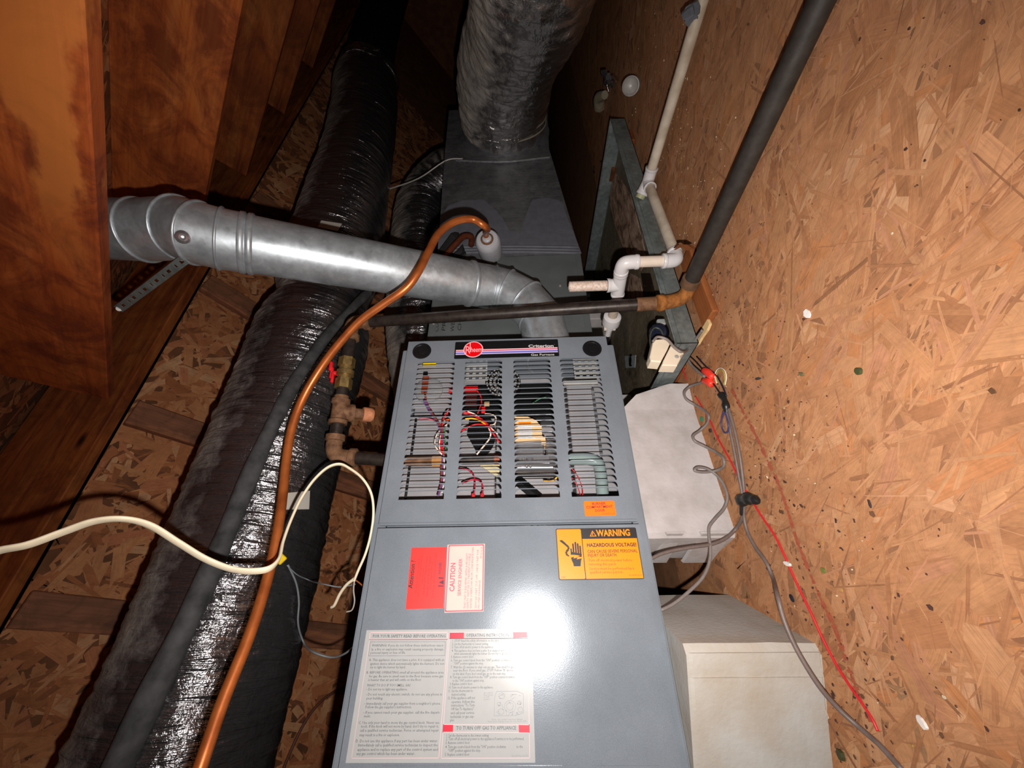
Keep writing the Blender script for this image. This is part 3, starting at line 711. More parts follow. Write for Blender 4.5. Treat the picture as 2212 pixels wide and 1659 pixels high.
for s, x0, x1, yc, k in LT:
    hh = (12, 15, 8)[k]
    put_text(m, s, g(x0, yc + hh), g(x1, yc + hh - (3 if x0 > 1100 else 1)), (.0033, .0043, .0021)[k], .0007, 0 if k < 2 else 1, (.006, .012, 0)[k], 1)
build('small_print', m, [M_INKG, plain('ink_pale_grey', (130, 130, 130), .5)], lab)
m = MB()
def box4(L_, w, mi):
    P = [g(*p) for p in L_]
    for i in range(len(P)): line(m, P[i], P[(i + 1) % len(P)], w, .0006 + .00001 * mi, mi)
box4([(302, 182), (1142, 180), (1140, 255), (295, 258)], .0012, 0); box4([(295, 262), (1145, 258), (1046, 1545), (100, 1548)], .0009, 0)
box4([(305, 285), (1118, 283), (1112, 432), (285, 436)], .0010, 1); box4([(1165, 180), (2010, 178), (2008, 245), (1163, 248)], .0009, 0)
box4([(1160, 250), (2012, 246), (2032, 1545), (1072, 1548)], .0009, 0); box4([(1095, 1182), (2028, 1184), (2030, 1268), (1090, 1264)], .0010, 0)
for L_ in ([(1165, 185), (1320, 183), (1318, 245), (1163, 246)], [(1850, 180), (2005, 178), (2006, 240), (1852, 242)], [(1097, 1184), (1203, 1185), (1200, 1260), (1092, 1260)], [(1912, 1186), (2027, 1188), (2030, 1268), (1916, 1266)]):
    quad(m, [g(*p) for p in L_], .0008, 2)
# line drawing of the gas control
rr = random.Random(3)
box4([(1672, 822), (1895, 820), (1962, 850), (1965, 1052), (1880, 1085), (1648, 1086), (1650, 900)], .0006, 1)
for cx, cy, r in ((1820, 985, 62), (1820, 985, 40), (1725, 1040, 30), (1730, 870, 32), (1920, 945, 20), (1930, 1020, 26), (1700, 960, 20)):
    P = [g(cx + r * math.cos(2 * math.pi * k / 14), cy + r * 1.05 * math.sin(2 * math.pi * k / 14)) for k in range(14)]
    for i in range(14): line(m, P[i], P[(i + 1) % 14], .0005, .0007, 1)
for _ in range(26):
    x, y, a, l = rr.uniform(1660, 1950), rr.uniform(840, 1070), rr.uniform(0, 3.1), rr.uniform(15, 60)
    line(m, g(x, y), g(min(1960, x + l * math.cos(a)), min(1080, y + l * math.sin(a))), .0005, .0007, 1)
for x, y in ((1700, 975), (1895, 1055)): quad(m, [g(x + 11 * math.cos(t), y + 11 * math.sin(t)) for t in np.linspace(0, 6.28, 9)[:-1]], .0008, 1)
build('ruled_boxes', m, [M_INKP, plain('ink_mid_grey', (140, 140, 142), .5), M_SAFER], lab)
#@@INSIDE
# ---- inside the burner compartment, seen through the louvres
def I(px, py, x=-.07): return on(px, py, 'x', x)
def ibox(name, px0, py0, px1, py1, x, d, mat, b=.002, lab=None):
    p, q = I(px0, py0, x), I(px1, py1, x)
    m = MB(); m.box((x - d / 2, (p[1] + q[1]) / 2, (p[2] + q[2]) / 2), (d, abs(p[1] - q[1]), abs(p[2] - q[2])), b)
    o = build(name, m, mat, fur)
    if lab: o['label'] = lab
    return o
def wire(name, pts, r, mat, parent=fur, n=6, **kw):
    m = MB(); m.tube(pts, r, n, **kw); return build(name, m, mat, parent, 179)
m = MB(); m.box((-.150, .376, .4665), (.004, .42, .524)); m.box((-.077, .166, .4665), (.142, .003, .52)); build('compartment_back', m, M_PAINT2, fur)
ibox('burner_cover', 872, 900, 962, 1082, -.085, .06, M_PAINT2)
ibox('burner_cover', 975, 905, 1068, 1082, -.088, .06, M_PAINT2)
ibox('burner_cover', 1098, 1010, 1212, 1082, -.088, .06, M_PAINT2)
ibox('side_shield', 1222, 818, 1312, 1080, -.075, .07, M_PAINT2)
ibox('seam_strip', 1276, 838, 1303, 985, -.0745, .004, M_ALU, .0005)
ibox('gap_shade_strip', 897, 905, 878, 1080, -.0545, .002, M_DARK, .0005)  # dark strip stands in for the shade of a deep gap, no real part
# perforated brackets (square holes are real openings)
def perf(name, px0, py0, px1, py1, x, nx, ny, mat, fill=.55):
    p, q = I(px0, py0, x), I(px1, py1, x); zl, zh = sorted((p[2], q[2])); yl, yh = sorted((p[1], q[1])); hs = []
    for i in range(nx):
        for k in range(ny):
            cz = zl + (i + .5) * (zh - zl) / nx; cy = yl + (k + .5) * (yh - yl) / ny; a = (zh - zl) / nx * fill / 2; b = (yh - yl) / ny * fill / 2
            hs.append((cz - a, cz + a, cy - b, cy + b))
    m = MB(); panel(m, zl, zh, yl, yh, hs, x, .002, .001); return build(name, m, mat, fur)
perf('perforated_bracket', 1237, 776, 1300, 816, -.045, 4, 4, M_STEEL)
perf('perforated_bracket', 998, 780, 1052, 822, -.07, 4, 4, M_STEEL, .5)
ibox('bracket_edge', 1216, 822, 1292, 828, -.045, .012, M_STEEL, .001)
# draft fan with radial grille
fc = I(1087, 826, -.075)
m = MB(); m.lathe([(.046, -.03), (.046, 0), (.043, .002), (.0001, .002)], fc, (1, 0, 0), 32); build('draft_motor', m, M_BLACK, fur, 40)
m = MB(); N = 30
for r0, r1 in ((.012, .0145), (.020, .026), (.030, .036), (.041, .044)):
    for k in range(N if r0 > .015 else 12):
        nn = N if r0 > .015 else 12; a0_, a1_ = 2 * math.pi * k / nn, 2 * math.pi * (k + (.55 if r0 > .015 else .6)) / nn
        P = [(r * math.cos(a), r * math.sin(a)) for r, a in ((r0, a0_), (r1, a0_), (r1, a1_), (r0, a1_))]
        m.prism(P, fc + V((.0025, 0, 0)), (0, 0, -1), (0, 1, 0), (1, 0, 0), 0, .0012)
stuff(build('fan_grille', m, M_STEEL, fur))
ibox('blower_housing', 985, 830, 1200, 905, -.10, .04, M_BLACK, .006)
m = MB(); c = I(1040, 940, -.078); m.prism([(.035 * math.cos(t), .055 * math.sin(t)) for t in np.linspace(-1.7, 1.7, 14)] + [(-.03, .05), (-.035, 0)], c, (0, 0, -1), (0, 1, 0), (1, 0, 0), 0, .004)
build('black_shroud', m, M_BLACK, fur)
# pressure switch: clear round dome with brown connector
c = I(926, 842, -.05)
m = MB(); m.lathe([(.036, -.006), (.036, 0), (.032, .004), (.020, .006), (.0001, .0065)], c, (1, 0, 0), 32)
t = NT('clear_plastic'); t.set((.75, .75, .76), .08, 0, None, .5, .75); o = build('pressure_switch', m, t.m, fur, 50)
ibox('switch_plate', 893, 786, 978, 880, -.062, .004, M_PAINT2, .001)
ibox('yellow_tag', 914, 784, 941, 791, -.03, .003, M_YEL, .0005, 'small yellow tag behind the top louver')
ibox('connector', 914, 812, 922, 848, -.04, .006, M_WIREB, .001)
ibox('connector', 915, 803, 923, 812, -.04, .006, M_BLACK, .001)
ibox('limit_switch', 1002, 834, 1032, 843, -.055, .012, M_RED, .001, 'red block')
ibox('limit_switch', 970, 838, 978, 848, -.055, .012, M_RED, .001, 'red block')
ibox('relay', 1005, 846, 1030, 872, -.07, .02, plain('dark_maroon', (70, 28, 28), .4), .002)
# ignition module and gas valve
m = MB(); g0 = lambda px, py: F(px, py, -.045)
P = [g0(*p) for p in ((1112, 900), (1140, 900), (1158, 908), (1170, 922), (1171, 942), (1178, 945), (1179, 957), (1170, 957), (1168, 950), (1112, 954))]
m.prism(P, (-.045, 0, 0), (0, 0, -1), (0, 1, 0), (1, 0, 0), -.035, 0); mod = build('ignition_module', m, M_TAN, fur)
m = MB(); quad(m, rrect(*g0(1120, 947), *g0(1149, 919), .001), .0006, 0, -.045); quad(m, rrect(*g0(1120, 917), *g0(1147, 911), .0008), .0006, 1, -.045)
build('module_label', m, [M_LAB_W, M_LAB_O], mod)
m = MB(); put_text(m, 'WARNING', g0(1123, 916), g0(1145, 915), .0026, .0009, 0, 0, 1, -.045)
for k in range(6): put_text(m, ('disconnect electrical', 'supply before wiring to', 'prevent shock and', 'equipment damage', 'do not open case', 'see instructions')[k], g0(1122, 925 + k * 3.8), g0(1147 - (k % 3) * 3, 924.6 + k * 3.8), .0013, .0009, 0, 0, 1, -.045)
build('module_print', m, M_INKG, mod)
ibox('gas_valve', 1110, 952, 1176, 985, -.05, .045, M_ALU, .003)
ibox('gas_valve_side', 1178, 945, 1206, 1003, -.055, .04, M_ALU, .004)
ibox('gas_valve_plate', 1110, 986, 1188, 1001, -.044, .05, M_ALU, .001)
m = MB(); put_text(m, '4BU2 04010', F(1112, 996, -.044), F(1152, 993, -.044), .0048, .0006, 0, .004, 2, -.044); build('valve_stamp', m, M_INK, fur)
m = MB(); m.tube([I(1112, 1009, -.05), I(1200, 1009, -.05)], .0095, 14); build('valve_outlet', m, M_ALU, fur, 50)
for p in ((1138, 1007), (1146, 1007), (1198, 1011)):
    m = MB(); m.lathe([(.004, 0), (.004, .004), (.0001, .005)], I(*p, -.038), (1, 0, 0), 8); build('screw', m, M_ALU, fur, 40)
m = MB(); m.tube([I(1108, 1021, -.06), I(1206, 1021, -.06)], .010, 12); build('gas_manifold', m, M_PIPE, fur, 50)
m = MB(); a, b = I(1114, 1034, -.075), I(1164, 1076, -.075); m.tube([a, b], .006, 4, flatr=.012, smooth=False); build('black_bracket', m, M_BLACK, fur)
# gas line inside
m = MB(); m.tube([I(862, 997, -.055), I(960, 995, -.055)], .0115, 14); build('rusty_union', m, M_RUST, fur, 50)
m = MB(); m.tube([I(935, 996, -.055), I(956, 995.5, -.055)], .0135, 6); build('union_nut', m, plain('tan_brass', (196, 140, 84), .5, .2), fur)
m = MB(); m.tube([I(960, 995, -.06), I(1078, 992, -.06)], .0105, 14); build('inner_gas_pipe', m, M_PIPE, fur, 50)
m = MB(); m.tube([I(1068, 992, -.055), I(1080, 992, -.055)], .0125, 10); build('copper_band', m, M_COPPERD, fur, 50)
m = MB(); m.tube([I(1224, 992, -.055), I(1270, 992, -.055), I(1291, 1000, -.055), I(1297, 1020, -.055), I(1303, 1082, -.055)], .0135, 14); build('grey_bent_pipe', m, plain('grey_pipe_paint', (132, 146, 144), .3, 0, .05, 20), fur, 179)
m = MB(); m.prism([F(*p, -.082) for p in ((1036, 1006), (1080, 1004), (1080, 1018), (1074, 1032), (1060, 1022))], (-.082, 0, 0), (0, 0, -1), (0, 1, 0), (1, 0, 0), 0, .004); build('mica_bracket', m, plain('cream_mica', (206, 190, 150), .5, 0, .15, 60), fur)
# wires
WX = -.028
def iw(px, mat, r=.0016, x=WX): wire('wire', [I(a, b, x - .004 * math.sin(i)) for i, (a, b) in enumerate(px)], r, mat)
iw([(918, 848), (922, 870), (935, 895), (950, 918), (957, 935)], M_WIREB, .0024)
iw([(915, 865), (925, 885), (940, 905), (953, 925), (957, 950)], M_WIREP, .002); iw([(917, 862), (930, 890), (945, 915), (955, 940)], M_WIREP, .002)
iw([(905, 905), (925, 905), (945, 912), (954, 925)], plain('pink_wire', (200, 90, 110), .4), .0017)
iw([(973, 884), (966, 892), (958, 905), (955, 925), (954, 955), (958, 980)], M_WIRER, .0022); iw([(956, 920), (952, 945), (954, 975), (960, 985)], M_WIRER, .0018)
iw([(958, 922), (957, 945), (957, 965), (958, 985)], M_WIREP, .0017); iw([(961, 922), (960, 945), (963, 962), (962, 980)], M_WIREG, .002)
iw([(966, 917), (956, 925), (945, 937), (940, 950), (940, 962), (946, 972), (955, 982)], M_WIREW, .0018); iw([(952, 940), (949, 960), (951, 978)], M_WIREW, .0015)
iw([(963, 909), (969, 907), (971, 909)], M_WIREO, .0028); iw([(956, 985), (957, 1010), (956, 1040), (950, 1060), (946, 1072)], M_WIREP, .0022); iw([(959, 985), (960, 1010), (959, 1040), (955, 1065)], M_WIREW, .0016); iw([(953, 1005), (953, 1040), (947, 1066)], M_WIREB, .0018)
iw([(1030, 843), (1038, 855), (1040, 870), (1036, 882), (1032, 893)], M_WIRER, .0016)
ibox('spade_terminal', 1046, 868, 1057, 876, -.045, .004, M_TAN, .0005); ibox('spade_terminal', 1040, 878, 1048, 892, -.045, .005, M_RED, .001)
iw([(998, 889), (1010, 892), (1028, 900), (1045, 910), (1056, 922), (1066, 938), (1075, 950), (1082, 960)], M_WIRER, .002)
iw([(1000, 893), (1015, 896), (1035, 902), (1052, 915), (1062, 930), (1079, 957)], M_WIRER, .0018); iw([(1010, 889), (1026, 895), (1042, 908), (1060, 924), (1075, 938)], M_WIREW, .0017)
iw([(1005, 905), (1020, 904), (1035, 908), (1050, 918)], M_WIREY, .002); iw([(994, 934), (1008, 924), (1028, 917), (1045, 918), (1056, 922)], M_WIRER, .0022)
iw([(1047, 894), (1062, 895), (1070, 900), (1071, 910), (1067, 917), (1058, 919)], M_WIREW, .0018); iw([(1056, 924), (1060, 938), (1057, 948), (1048, 960), (1038, 972), (1030, 982)], M_WIREW, .002)
iw([(990, 1012), (1005, 1013), (1018, 1020), (1025, 1033), (1026, 1050), (1024, 1068)], plain('crimson_wire', (180, 30, 56), .4), .0016)
iw([(998, 1045), (1010, 1039), (1025, 1036), (1038, 1040), (1043, 1052), (1042, 1070)], plain('crimson_wire', (180, 30, 56), .4), .0018)
for a in (1022, 1041): ibox('wire_clip', a - 3, 1065, a + 4, 1073, -.03, .006, M_WIRER, .001)
iw([(1174, 1038), (1186, 1040), (1196, 1038), (1203, 1031)], M_WIREY, .0018)
iw([(1230, 1008), (1240, 1018), (1252, 1038), (1258, 1056), (1259, 1072)], M_WIRER, .0011); iw([(1236, 1032), (1246, 1048), (1252, 1064), (1254, 1074)], M_WIRER, .0011)
iw([(1180, 858), (1165, 862), (1150, 872)], M_WIREG, .0012)

# ----------------------------------------------------------------- evaporator coil cabinet and supply plenum
XC = -.186
coil = thing('coil_cabinet', (-.45, .87, .2), 'dark grey-green sheet metal coil cabinet standing directly behind the furnace', 'coil cabinet')
m = MB(); m.box(((XC - .72) / 2, .8775, .4685), (.72 + XC, .545, .531), .002); build('coil_case', m, M_COIL, coil)
for z_ in (.7185, .2135): m = MB(); m.box((XC + .0012, .8775, z_), (.0022, .545, .020), .0006); build('edge_flange', m, M_COIL, coil)
m = MB()
def ccoil(px, py): p = on(px, py, 'x', XC); return (-p[2], p[1])
for s, p, q in (('COIL', (947, 716), (949, 690)), ('PRI', (962, 715), (964, 690)), ('WER', (981, 716), (983, 688)), ('CH', (996, 714), (998, 692))):
    put_text(m, s, ccoil(*p), ccoil(*q), .0125, .0008, 0, -.008, 2, XC, True, .15)
build('marker_writing', m, M_INK, coil)
for p in ((937, 700), (1275, 668), (1210, 618)):
    m = MB(); m.lathe([(.004, 0), (.004, .003), (.0001, .004)], on(*p, 'x', XC), (1, 0, 0), 8); build('screw', m, M_STEEL, coil, 40)
for y in (.66, 1.09):
    m = MB(); m.box((-.56, y, .1165), (.24, .07, .165), .004); build('foot', m, M_BLOCK, coil)
plen = thing('supply_plenum', (-.45, 1.7, .25), 'tapered sheet metal plenum smeared with grey mastic behind the coil cabinet', 'plenum')
pp = [(1.151, .203), (1.151, .735), (1.90, .768), (2.30, .780), (2.30, .262), (1.88, .276)]
m = MB(); m.prism(pp, (0, 0, 0), (0, 1, 0), (0, 0, 1), (1, 0, 0), -.72, XC + .001); build('plenum_case', m, M_PLEN, plen)
m = MB(); m.tube([on(1187, 340, 'x', XC + .003), on(1090, 350, 'x', XC + .006), on(985, 347, 'x', XC + .003)], .006, 8); build('cross_brake', m, M_PLEN, plen, 60)
mp = [(945, 548), (951, 470), (968, 446), (1000, 433), (1045, 432), (1068, 452), (1085, 470), (1100, 498), (1125, 505), (1132, 478), (1142, 450), (1150, 432), (1180, 428), (1206, 432), (1215, 440), (1225, 470), (1240, 505), (1256, 548)]
P = [on(a, b, 'x', XC + .001) for a, b in mp]; m = MB(); k = len(P)
m.add([p + V((.0015, 0, 0)) for p in P] + P, [tuple(range(k))] + [(i, (i + 1) % k, k + (i + 1) % k, k + i) for i in range(k)]); build('mastic', m, M_MASTIC, plen)
m = MB()
for a in (547, 541, 535): m.tube([on(952, a, 'x', XC + .003), on(1100, a - 3, 'x', XC + .003), on(1250, a - 1, 'x', XC + .003)], .004, 6)
build('mastic_joint', m, M_MASTIC, plen, 179)
m = MB(); m.lathe([(.222, 0), (.222, .004), (.20, .006), (.195, .05)], (XC + .001, 2.045, .487), (1, 0, 0), 40); build('collar', m, M_PLEN, plen, 40)
m = MB(); m.tube([on(830, 412, 'x', -.30), on(905, 385, 'x', -.24), on(968, 345, 'x', XC + .004), on(1000, 343, 'x', XC + .004)], .0035, 6); tag(build('strap_wire', m, M_STEEL, None, 179), 'thin grey wire running from the plenum corner towards the dark duct', 'wire')

# ----------------------------------------------------------------- insulated flexible ducts
from mathutils import noise as MN
def jacket(name, path, rf, mat, parent, amp=.004, fr=38, na=96, step=.0065, seed=0, caps=True, af=1.3):
    pts = catmull([V(p) for p in path], 24)
    d = [0.0]
    for i in range(1, len(pts)): d.append(d[-1] + np.linalg.norm(pts[i] - pts[i - 1]))
    L = d[-1]; k = max(4, int(L / step)); A = np.array(pts); s = np.linspace(0, L, k)
    C = np.stack([np.interp(s, d, A[:, j]) for j in range(3)], 1)
    T = np.gradient(C, axis=0); T /= np.linalg.norm(T, axis=1)[:, None]
    u, v, _ = frame(T[0]); P = []; UV = []
    for i in range(k):
        u = nrm(u - T[i] * np.dot(u, T[i])); v = np.cross(T[i], u); t = s[i] / L; r = rf(t)
        for j in range(na):
            a = 2 * math.pi * j / na; ca, sa = math.cos(a), math.sin(a)
            q = MN.noise((s[i] * fr + 3.1 * seed, ca * af, sa * af)); q2 = MN.noise((s[i] * fr * 2.3, ca * 3 + 9 + seed, sa * 3))
            q3 = MN.noise((s[i] * 4 + seed * 7, ca * 1.1, sa * 1.1))
            rr = r + amp * (abs(q) * 1.6 - .4) + amp * .5 * q2 + .010 * q3
            P.append(C[i] + (u * ca + v * sa) * rr); UV.append((s[i], a * r))
    F_ = [(i * na + j, i * na + (j + 1) % na, (i + 1) * na + (j + 1) % na, (i + 1) * na + j) for i in range(k - 1) for j in range(na)]
    if caps: F_ += [tuple(range(na))[::-1], tuple((k - 1) * na + j for j in range(na))]
    base = WL[parent.name]; me = bpy.data.meshes.new(name); me.from_pydata((np.array(P) - base).tolist(), [], F_)
    me.materials.append(mat); uv = me.uv_layers.new(name='UVMap'); li = np.zeros(len(me.loops), np.int32); me.loops.foreach_get('vertex_index', li)
    uv.data.foreach_set('uv', np.array(UV, np.float32)[li].ravel()); me.shade_smooth()
    ob = bpy.data.objects.new(name, me); COL.objects.link(ob); ob.parent = parent; WL[ob.name] = base; return ob
D1 = [(-.218, -.95, 1.128), (-.222, -.24, 1.130), (-.226, .4, 1.130), (-.226, .72, 1.134), (-.222, .955, 1.142)]
D1b = [(-.220, .955, 1.142), (-.206, 1.6, 1.176), (-.202, 1.95, 1.198), (-.194, 2.72, 1.297)]
dA = thing('flex_duct', (-.22, .6, .96), 'large wrinkled dark insulated duct running up the left above the furnace', 'duct')
sh = lambda t: .176 * (1 - max(0, (t - .91) / .09) ** 2.5 * .24)
jacket('jacket', D1, sh, M_FOILD, dA, .0045, 40, 96, .0065, 1)
jacket('upper_jacket', D1b, lambda t: .166 - .03 * max(0, 1 - t / .06) + .006 * math.sin(t * 9), M_FOILD, dA, .0035, 30, 90, .008, 2)
jacket('foil_tape', [(-.196, 2.66, 1.29), (-.193, 2.78, 1.304)], lambda t: .172, M_FOILT, dA, .009, 60, 90, .006, 3)
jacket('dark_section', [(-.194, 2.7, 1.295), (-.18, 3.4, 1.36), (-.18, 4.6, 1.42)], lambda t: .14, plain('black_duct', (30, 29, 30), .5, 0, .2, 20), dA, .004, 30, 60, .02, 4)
jacket('foil_seam', [(-.2222, .915, 1.1405), (-.2195, 1.0, 1.1435)], lambda t: .147, M_FOILD, dA, .005, 60, 80, .006, 5)
def ray_cyl(px, py, A, B, r):
    """first hit of the view ray with the straight cylinder A-B"""
    d = ray(px, py); A, B = V(A), V(B); w = nrm(B - A); m0 = CAM - A
    dd = d - w * np.dot(d, w); mm = m0 - w * np.dot(m0, w); a = dd @ dd; b = 2 * dd @ mm; c = mm @ mm - r * r; q = b * b - 4 * a * c
    if q < 0: return -b / (2 * a)
    return (-b - math.sqrt(q)) / (2 * a)
DA, DB = D1[1], D1[3]
def onduct(px, py, off=.0, r=.176): return atZ(px, py, ray_cyl(px, py, DA, DB, r + off))
def sticker(name, pxs, r, mat, parent, A=DA, B=DB):
    n = 5; m = MB(); P = []
    for i in range(n + 1):
        for k in range(2):
            a, b = (pxs[0], pxs[1]) if k == 0 else (pxs[3], pxs[2]); t = i / n
            x, y = a[0] + (b[0] - a[0]) * t, a[1] + (b[1] - a[1]) * t; P.append(atZ(x, y, ray_cyl(x, y, A, B, r)))
    m.add(P, [(2 * i, 2 * i + 2, 2 * i + 3, 2 * i + 1) for i in range(n)]); return build(name, m, mat, parent, 179)
sticker('paper_tag', [(608, 1066), (670, 1060), (668, 1100), (604, 1101)], .188, M_LAB_CR, dA)['label'] = 'pale paper tag'
sticker('paper_tag', [(694, 476), (739, 483), (730, 499), (687, 490)], .180, M_LAB_CR, dA, D1b[1], D1b[2])['label'] = 'pale paper tag'
dB = thing('flex_duct', (-.05, 2.0, .28), 'big shiny silver duct rising from the plenum at the top centre', 'duct')
jacket('jacket', [(XC + .02, 2.045, .487), (-.06, 2.03, .487), (.10, 1.95, .462), (.37, 1.74, .372), (.72, 1.52, .345), (1.05, 1.35, .335)], lambda t: .196 + .010 * math.sin(t * 14) + .012 * t, M_FOILS, dB, .0065, 26, 140, .0055, 6, True, 3.6)
m = MB(); m.tube([(XC + .055 + .004 * math.sin(a), 2.045 + .203 * math.cos(a), .487 + .203 * math.sin(a)) for a in np.linspace(0, 2 * math.pi, 40)], .004, 6); m.tube([(XC + .085 + .004 * math.sin(a), 2.043 + .203 * math.cos(a), .487 + .203 * math.sin(a)) for a in np.linspace(0, 2 * math.pi, 40)], .003, 6)
build('clamp_band', m, plain('clamp_yellowed', (176, 168, 150), .35, .3), dB, 179)
dC = thing('flex_duct', (-.5, 1.1, .74), 'smaller crinkled black duct squeezed between the large duct and the plenum', 'duct')
jacket('jacket', [(-1.15, .15, .55), (-.95, .42, .66), (-.72, .74, .80), (-.56, 1.02, .872), (-.50, 1.35, .905), (-.50, 1.75, .945), (-.485, 2.0, .93), (-.45, 2.12, .83), (-.44, 2.13, .775)], lambda t: .142, M_FOILD, dC, .0055, 30, 80, .009, 7)

# ----------------------------------------------------------------- vent pipe
vp = thing('vent_pipe', (-.06, .75, .3), 'round galvanised vent pipe with segmented elbow crossing above the furnace', 'vent pipe')
RV = .0635
va, vb = V((-.030, .846, .560)), V((.238, .722, 1.052)); dv = nrm(vb - va)
m = MB(); m.tube([va - dv * .03, vb + dv * .02], RV, 40, smooth=False); pipe = build('straight_pipe', m, M_GALV, vp, 40)
m = MB(); u_, v_, _ = frame(dv); sd = nrm(V((0, 1, .1)) - dv * np.dot(dv, (0, 1, .1)))
m.tube([va + sd * (RV + .001), vb + sd * (RV + .001)], .0022, 6, smooth=False); build('lock_seam', m, M_GALV, vp, 60)
def gores(name, P, r0):
    for i in range(len(P) - 1):
        a, b = V(P[i]), V(P[i + 1]); d = nrm(b - a)
        t0 = nrm(d + nrm(a - V(P[i - 1]))) if i else d
        t1 = nrm(d + nrm(V(P[i + 2]) - b)) if i < len(P) - 2 else d
        u, v, _ = frame(d); Q = []; n = 40
        for c, tt in ((a, t0), (b, t1)):
            for k in range(n):
                th = 2 * math.pi * k / n; w = u * r0 * math.cos(th) + v * r0 * math.sin(th); s = -np.dot(w, tt) / np.dot(d, tt); Q.append(c + w + d * s)
        m = MB(); m.add(Q, [(k, (k + 1) % n, n + (k + 1) % n, n + k) for k in range(n)]); o = build(name, m, M_GALV, vp, 40)
        m = MB(); rp = [p + nrm(p - a) * .0 for p in Q[n:]] + [Q[n]]; m.tube([b + (p - b) * 1.012 for p in rp], .0032, 6, smooth=False, caps=False)
        build('elbow_bead', m, M_GALV, vp, 179)
gores('elbow_gore', [va - dv * .012, va - dv * .055, (-.060, .846, .472), (-.066, .808, .415), (-.070, .74, .372), (-.072, .595, .352)], RV * 1.015)
gores('upper_gore', [vb - dv * .012, vb + dv * .035, vb + dv * .075 + V((0, .004, 0)), vb + V((.034, .000, .115)) + V((0, .010, 0)), vb + V((.030, .012, .20)), vb + V((.030, .03, .36))], RV * 1.02)
for p in (vb - dv * .005, vb - dv * .02, va + dv * .02):
    m = MB(); m.lathe([(RV + .0005, -.007), (RV + .004, -.004), (RV + .004, .004), (RV + .0005, .007)], p, dv, 40); build('collar', m, M_GALV, vp, 60)
c = V(atZ(395, 512, .765)); m = MB(); m.lathe([(.013, 0), (.012, .003), (.006, .005), (.0045, .0035), (.0001, .004)], c, CAM - c, 20); build('pop_rivet', m, M_ALU, vp, 60)
m = MB(); m.lathe([(RV + .012, 0), (RV + .010, .006), (RV, .008), (RV, .02)], (-.072, .590, .352), (0, 1, 0), 40); build('flue_flange', m, M_RUST, vp, 60)
# perforated hanger strap
st = thing('hanger_strap', tuple(on(258, 666, 'y', .640)), 'perforated galvanised hanger strap tied from the vent pipe to the nearest rafter', 'strap')
A_ = V(atZ(400, 560, .80)); B_ = V(on(256, 668, 'y', .648)); ax = nrm(B_ - A_); wv = nrm(np.cross(ax, ray(320, 620))); L = np.linalg.norm(B_ - A_); n = 46; m = MB(); W = .019
for i in range(n):
    for k, (w0, w1) in enumerate(((-.5, -.16), (-.16, .16), (.16, .5))):
        if k == 1 and i % 4 in (1,) or (k == 1 and i % 8 == 2): continue
        q = [A_ + ax * L * (i / n) + wv * W * w0, A_ + ax * L * ((i + 1) / n) + wv * W * w0, A_ + ax * L * ((i + 1) / n) + wv * W * w1, A_ + ax * L * (i / n) + wv * W * w1]
        nn = np.cross(ax, wv) * .0008; m.add([p + nn for p in q] + [p - nn for p in q], [(0, 1, 2, 3), (7, 6, 5, 4), (0, 1, 5, 4), (2, 3, 7, 6), (1, 2, 6, 5), (3, 0, 4, 7)])
build('strap_band', m, M_GALVD, st)
m = MB(); m.lathe([(.006, 0), (.006, .002), (.0001, .003)], B_ - ax * .004, CAM - B_, 10); build('nail_head', m, M_STEEL, st)

# ----------------------------------------------------------------- gas piping
gp = thing('gas_pipe', (.10, .66, .0), 'black iron gas pipe with rusty elbows, red-handled valve and capped tee', 'gas pipe')
RG = .0148
G0 = V((1.15, .700, .030)); G1 = V((.098, .668, .032)); G2 = V((.092, .640, .085)); G3 = V((.004, .684, .870)); G4 = V((-.004, .664, .884)); G5 = V((-.062, .352, .884)); G6 = V((-.068, .330, .872)); G7 = V((-.075, .322, .738))
def pipe_(name, a, b, r, mat, n=20): m = MB(); m.tube([a, b], r, n, smooth=False); return build(name, m, mat, gp, 40)
pipe_('floor_run', G0, G1 + V((.02, 0, 0)), .0172, M_PIPEB)
pipe_('riser', G2 + (G3 - G2) * .05, G3 - V((0, 0, .02)), RG, M_PIPE)
def ell(name, a, c, b, r, mat):
    m = MB(); m.tube([a, a * .45 + c * .55, c * .72 + (a + b) * .14, b * .45 + c * .55, b], r, 18, seg=5)
    for e, o in ((a, c), (b, c)): m.lathe([(r * 1.0, -.009), (r * 1.2, -.007), (r * 1.2, .006), (r, .008)], e, o - e, 20)
    return build(name, m, mat, gp, 60)
ell('elbow', G1 + V((.024, .002, 0)), V((.090, .652, .036)), G2 + V((0, 0, .012)), .0168, M_RUST2)['label'] = 'orange rusted elbow'
pipe_('rust_collar', G2 + (G3 - G2) * .03, G2 + (G3 - G2) * .085, .0165, M_RUST)
m = MB(); m.lathe([(.0172, -.012), (.0215, -.010), (.0215, .010), (.0172, .012)], G1 + V((.030, .002, 0)), (1, .03, 0), 20); build('rust_ring', m, plain('brown_rust', (112, 82, 60), .7, .1, .25, 80, .4), gp, 50)
dr = nrm(G5 - G4)
ell('elbow', G3 - V((0, 0, .028)), V((.003, .688, .886)), G4 + dr * .022, .0185, M_RUST)
pipe_('drop', G4 + dr * .02, G4 + dr * .085, RG, M_PIPE)
v0, v1 = G4 + dr * .085, G4 + dr * .165
m = MB(); m.tube([v0, v1], .0165, 18, smooth=False); m.tube([v0 - dr * .002, v0 + dr * .022], .0205, 6, smooth=False); m.tube([v1 - dr * .024, v1 + dr * .002], .0205, 6, smooth=False); m.tube([v0 + dr * .034, v0 + dr * .046], .0215, 18, smooth=False)
val = build('gas_valve_body', m, M_BRASS, gp, 40)
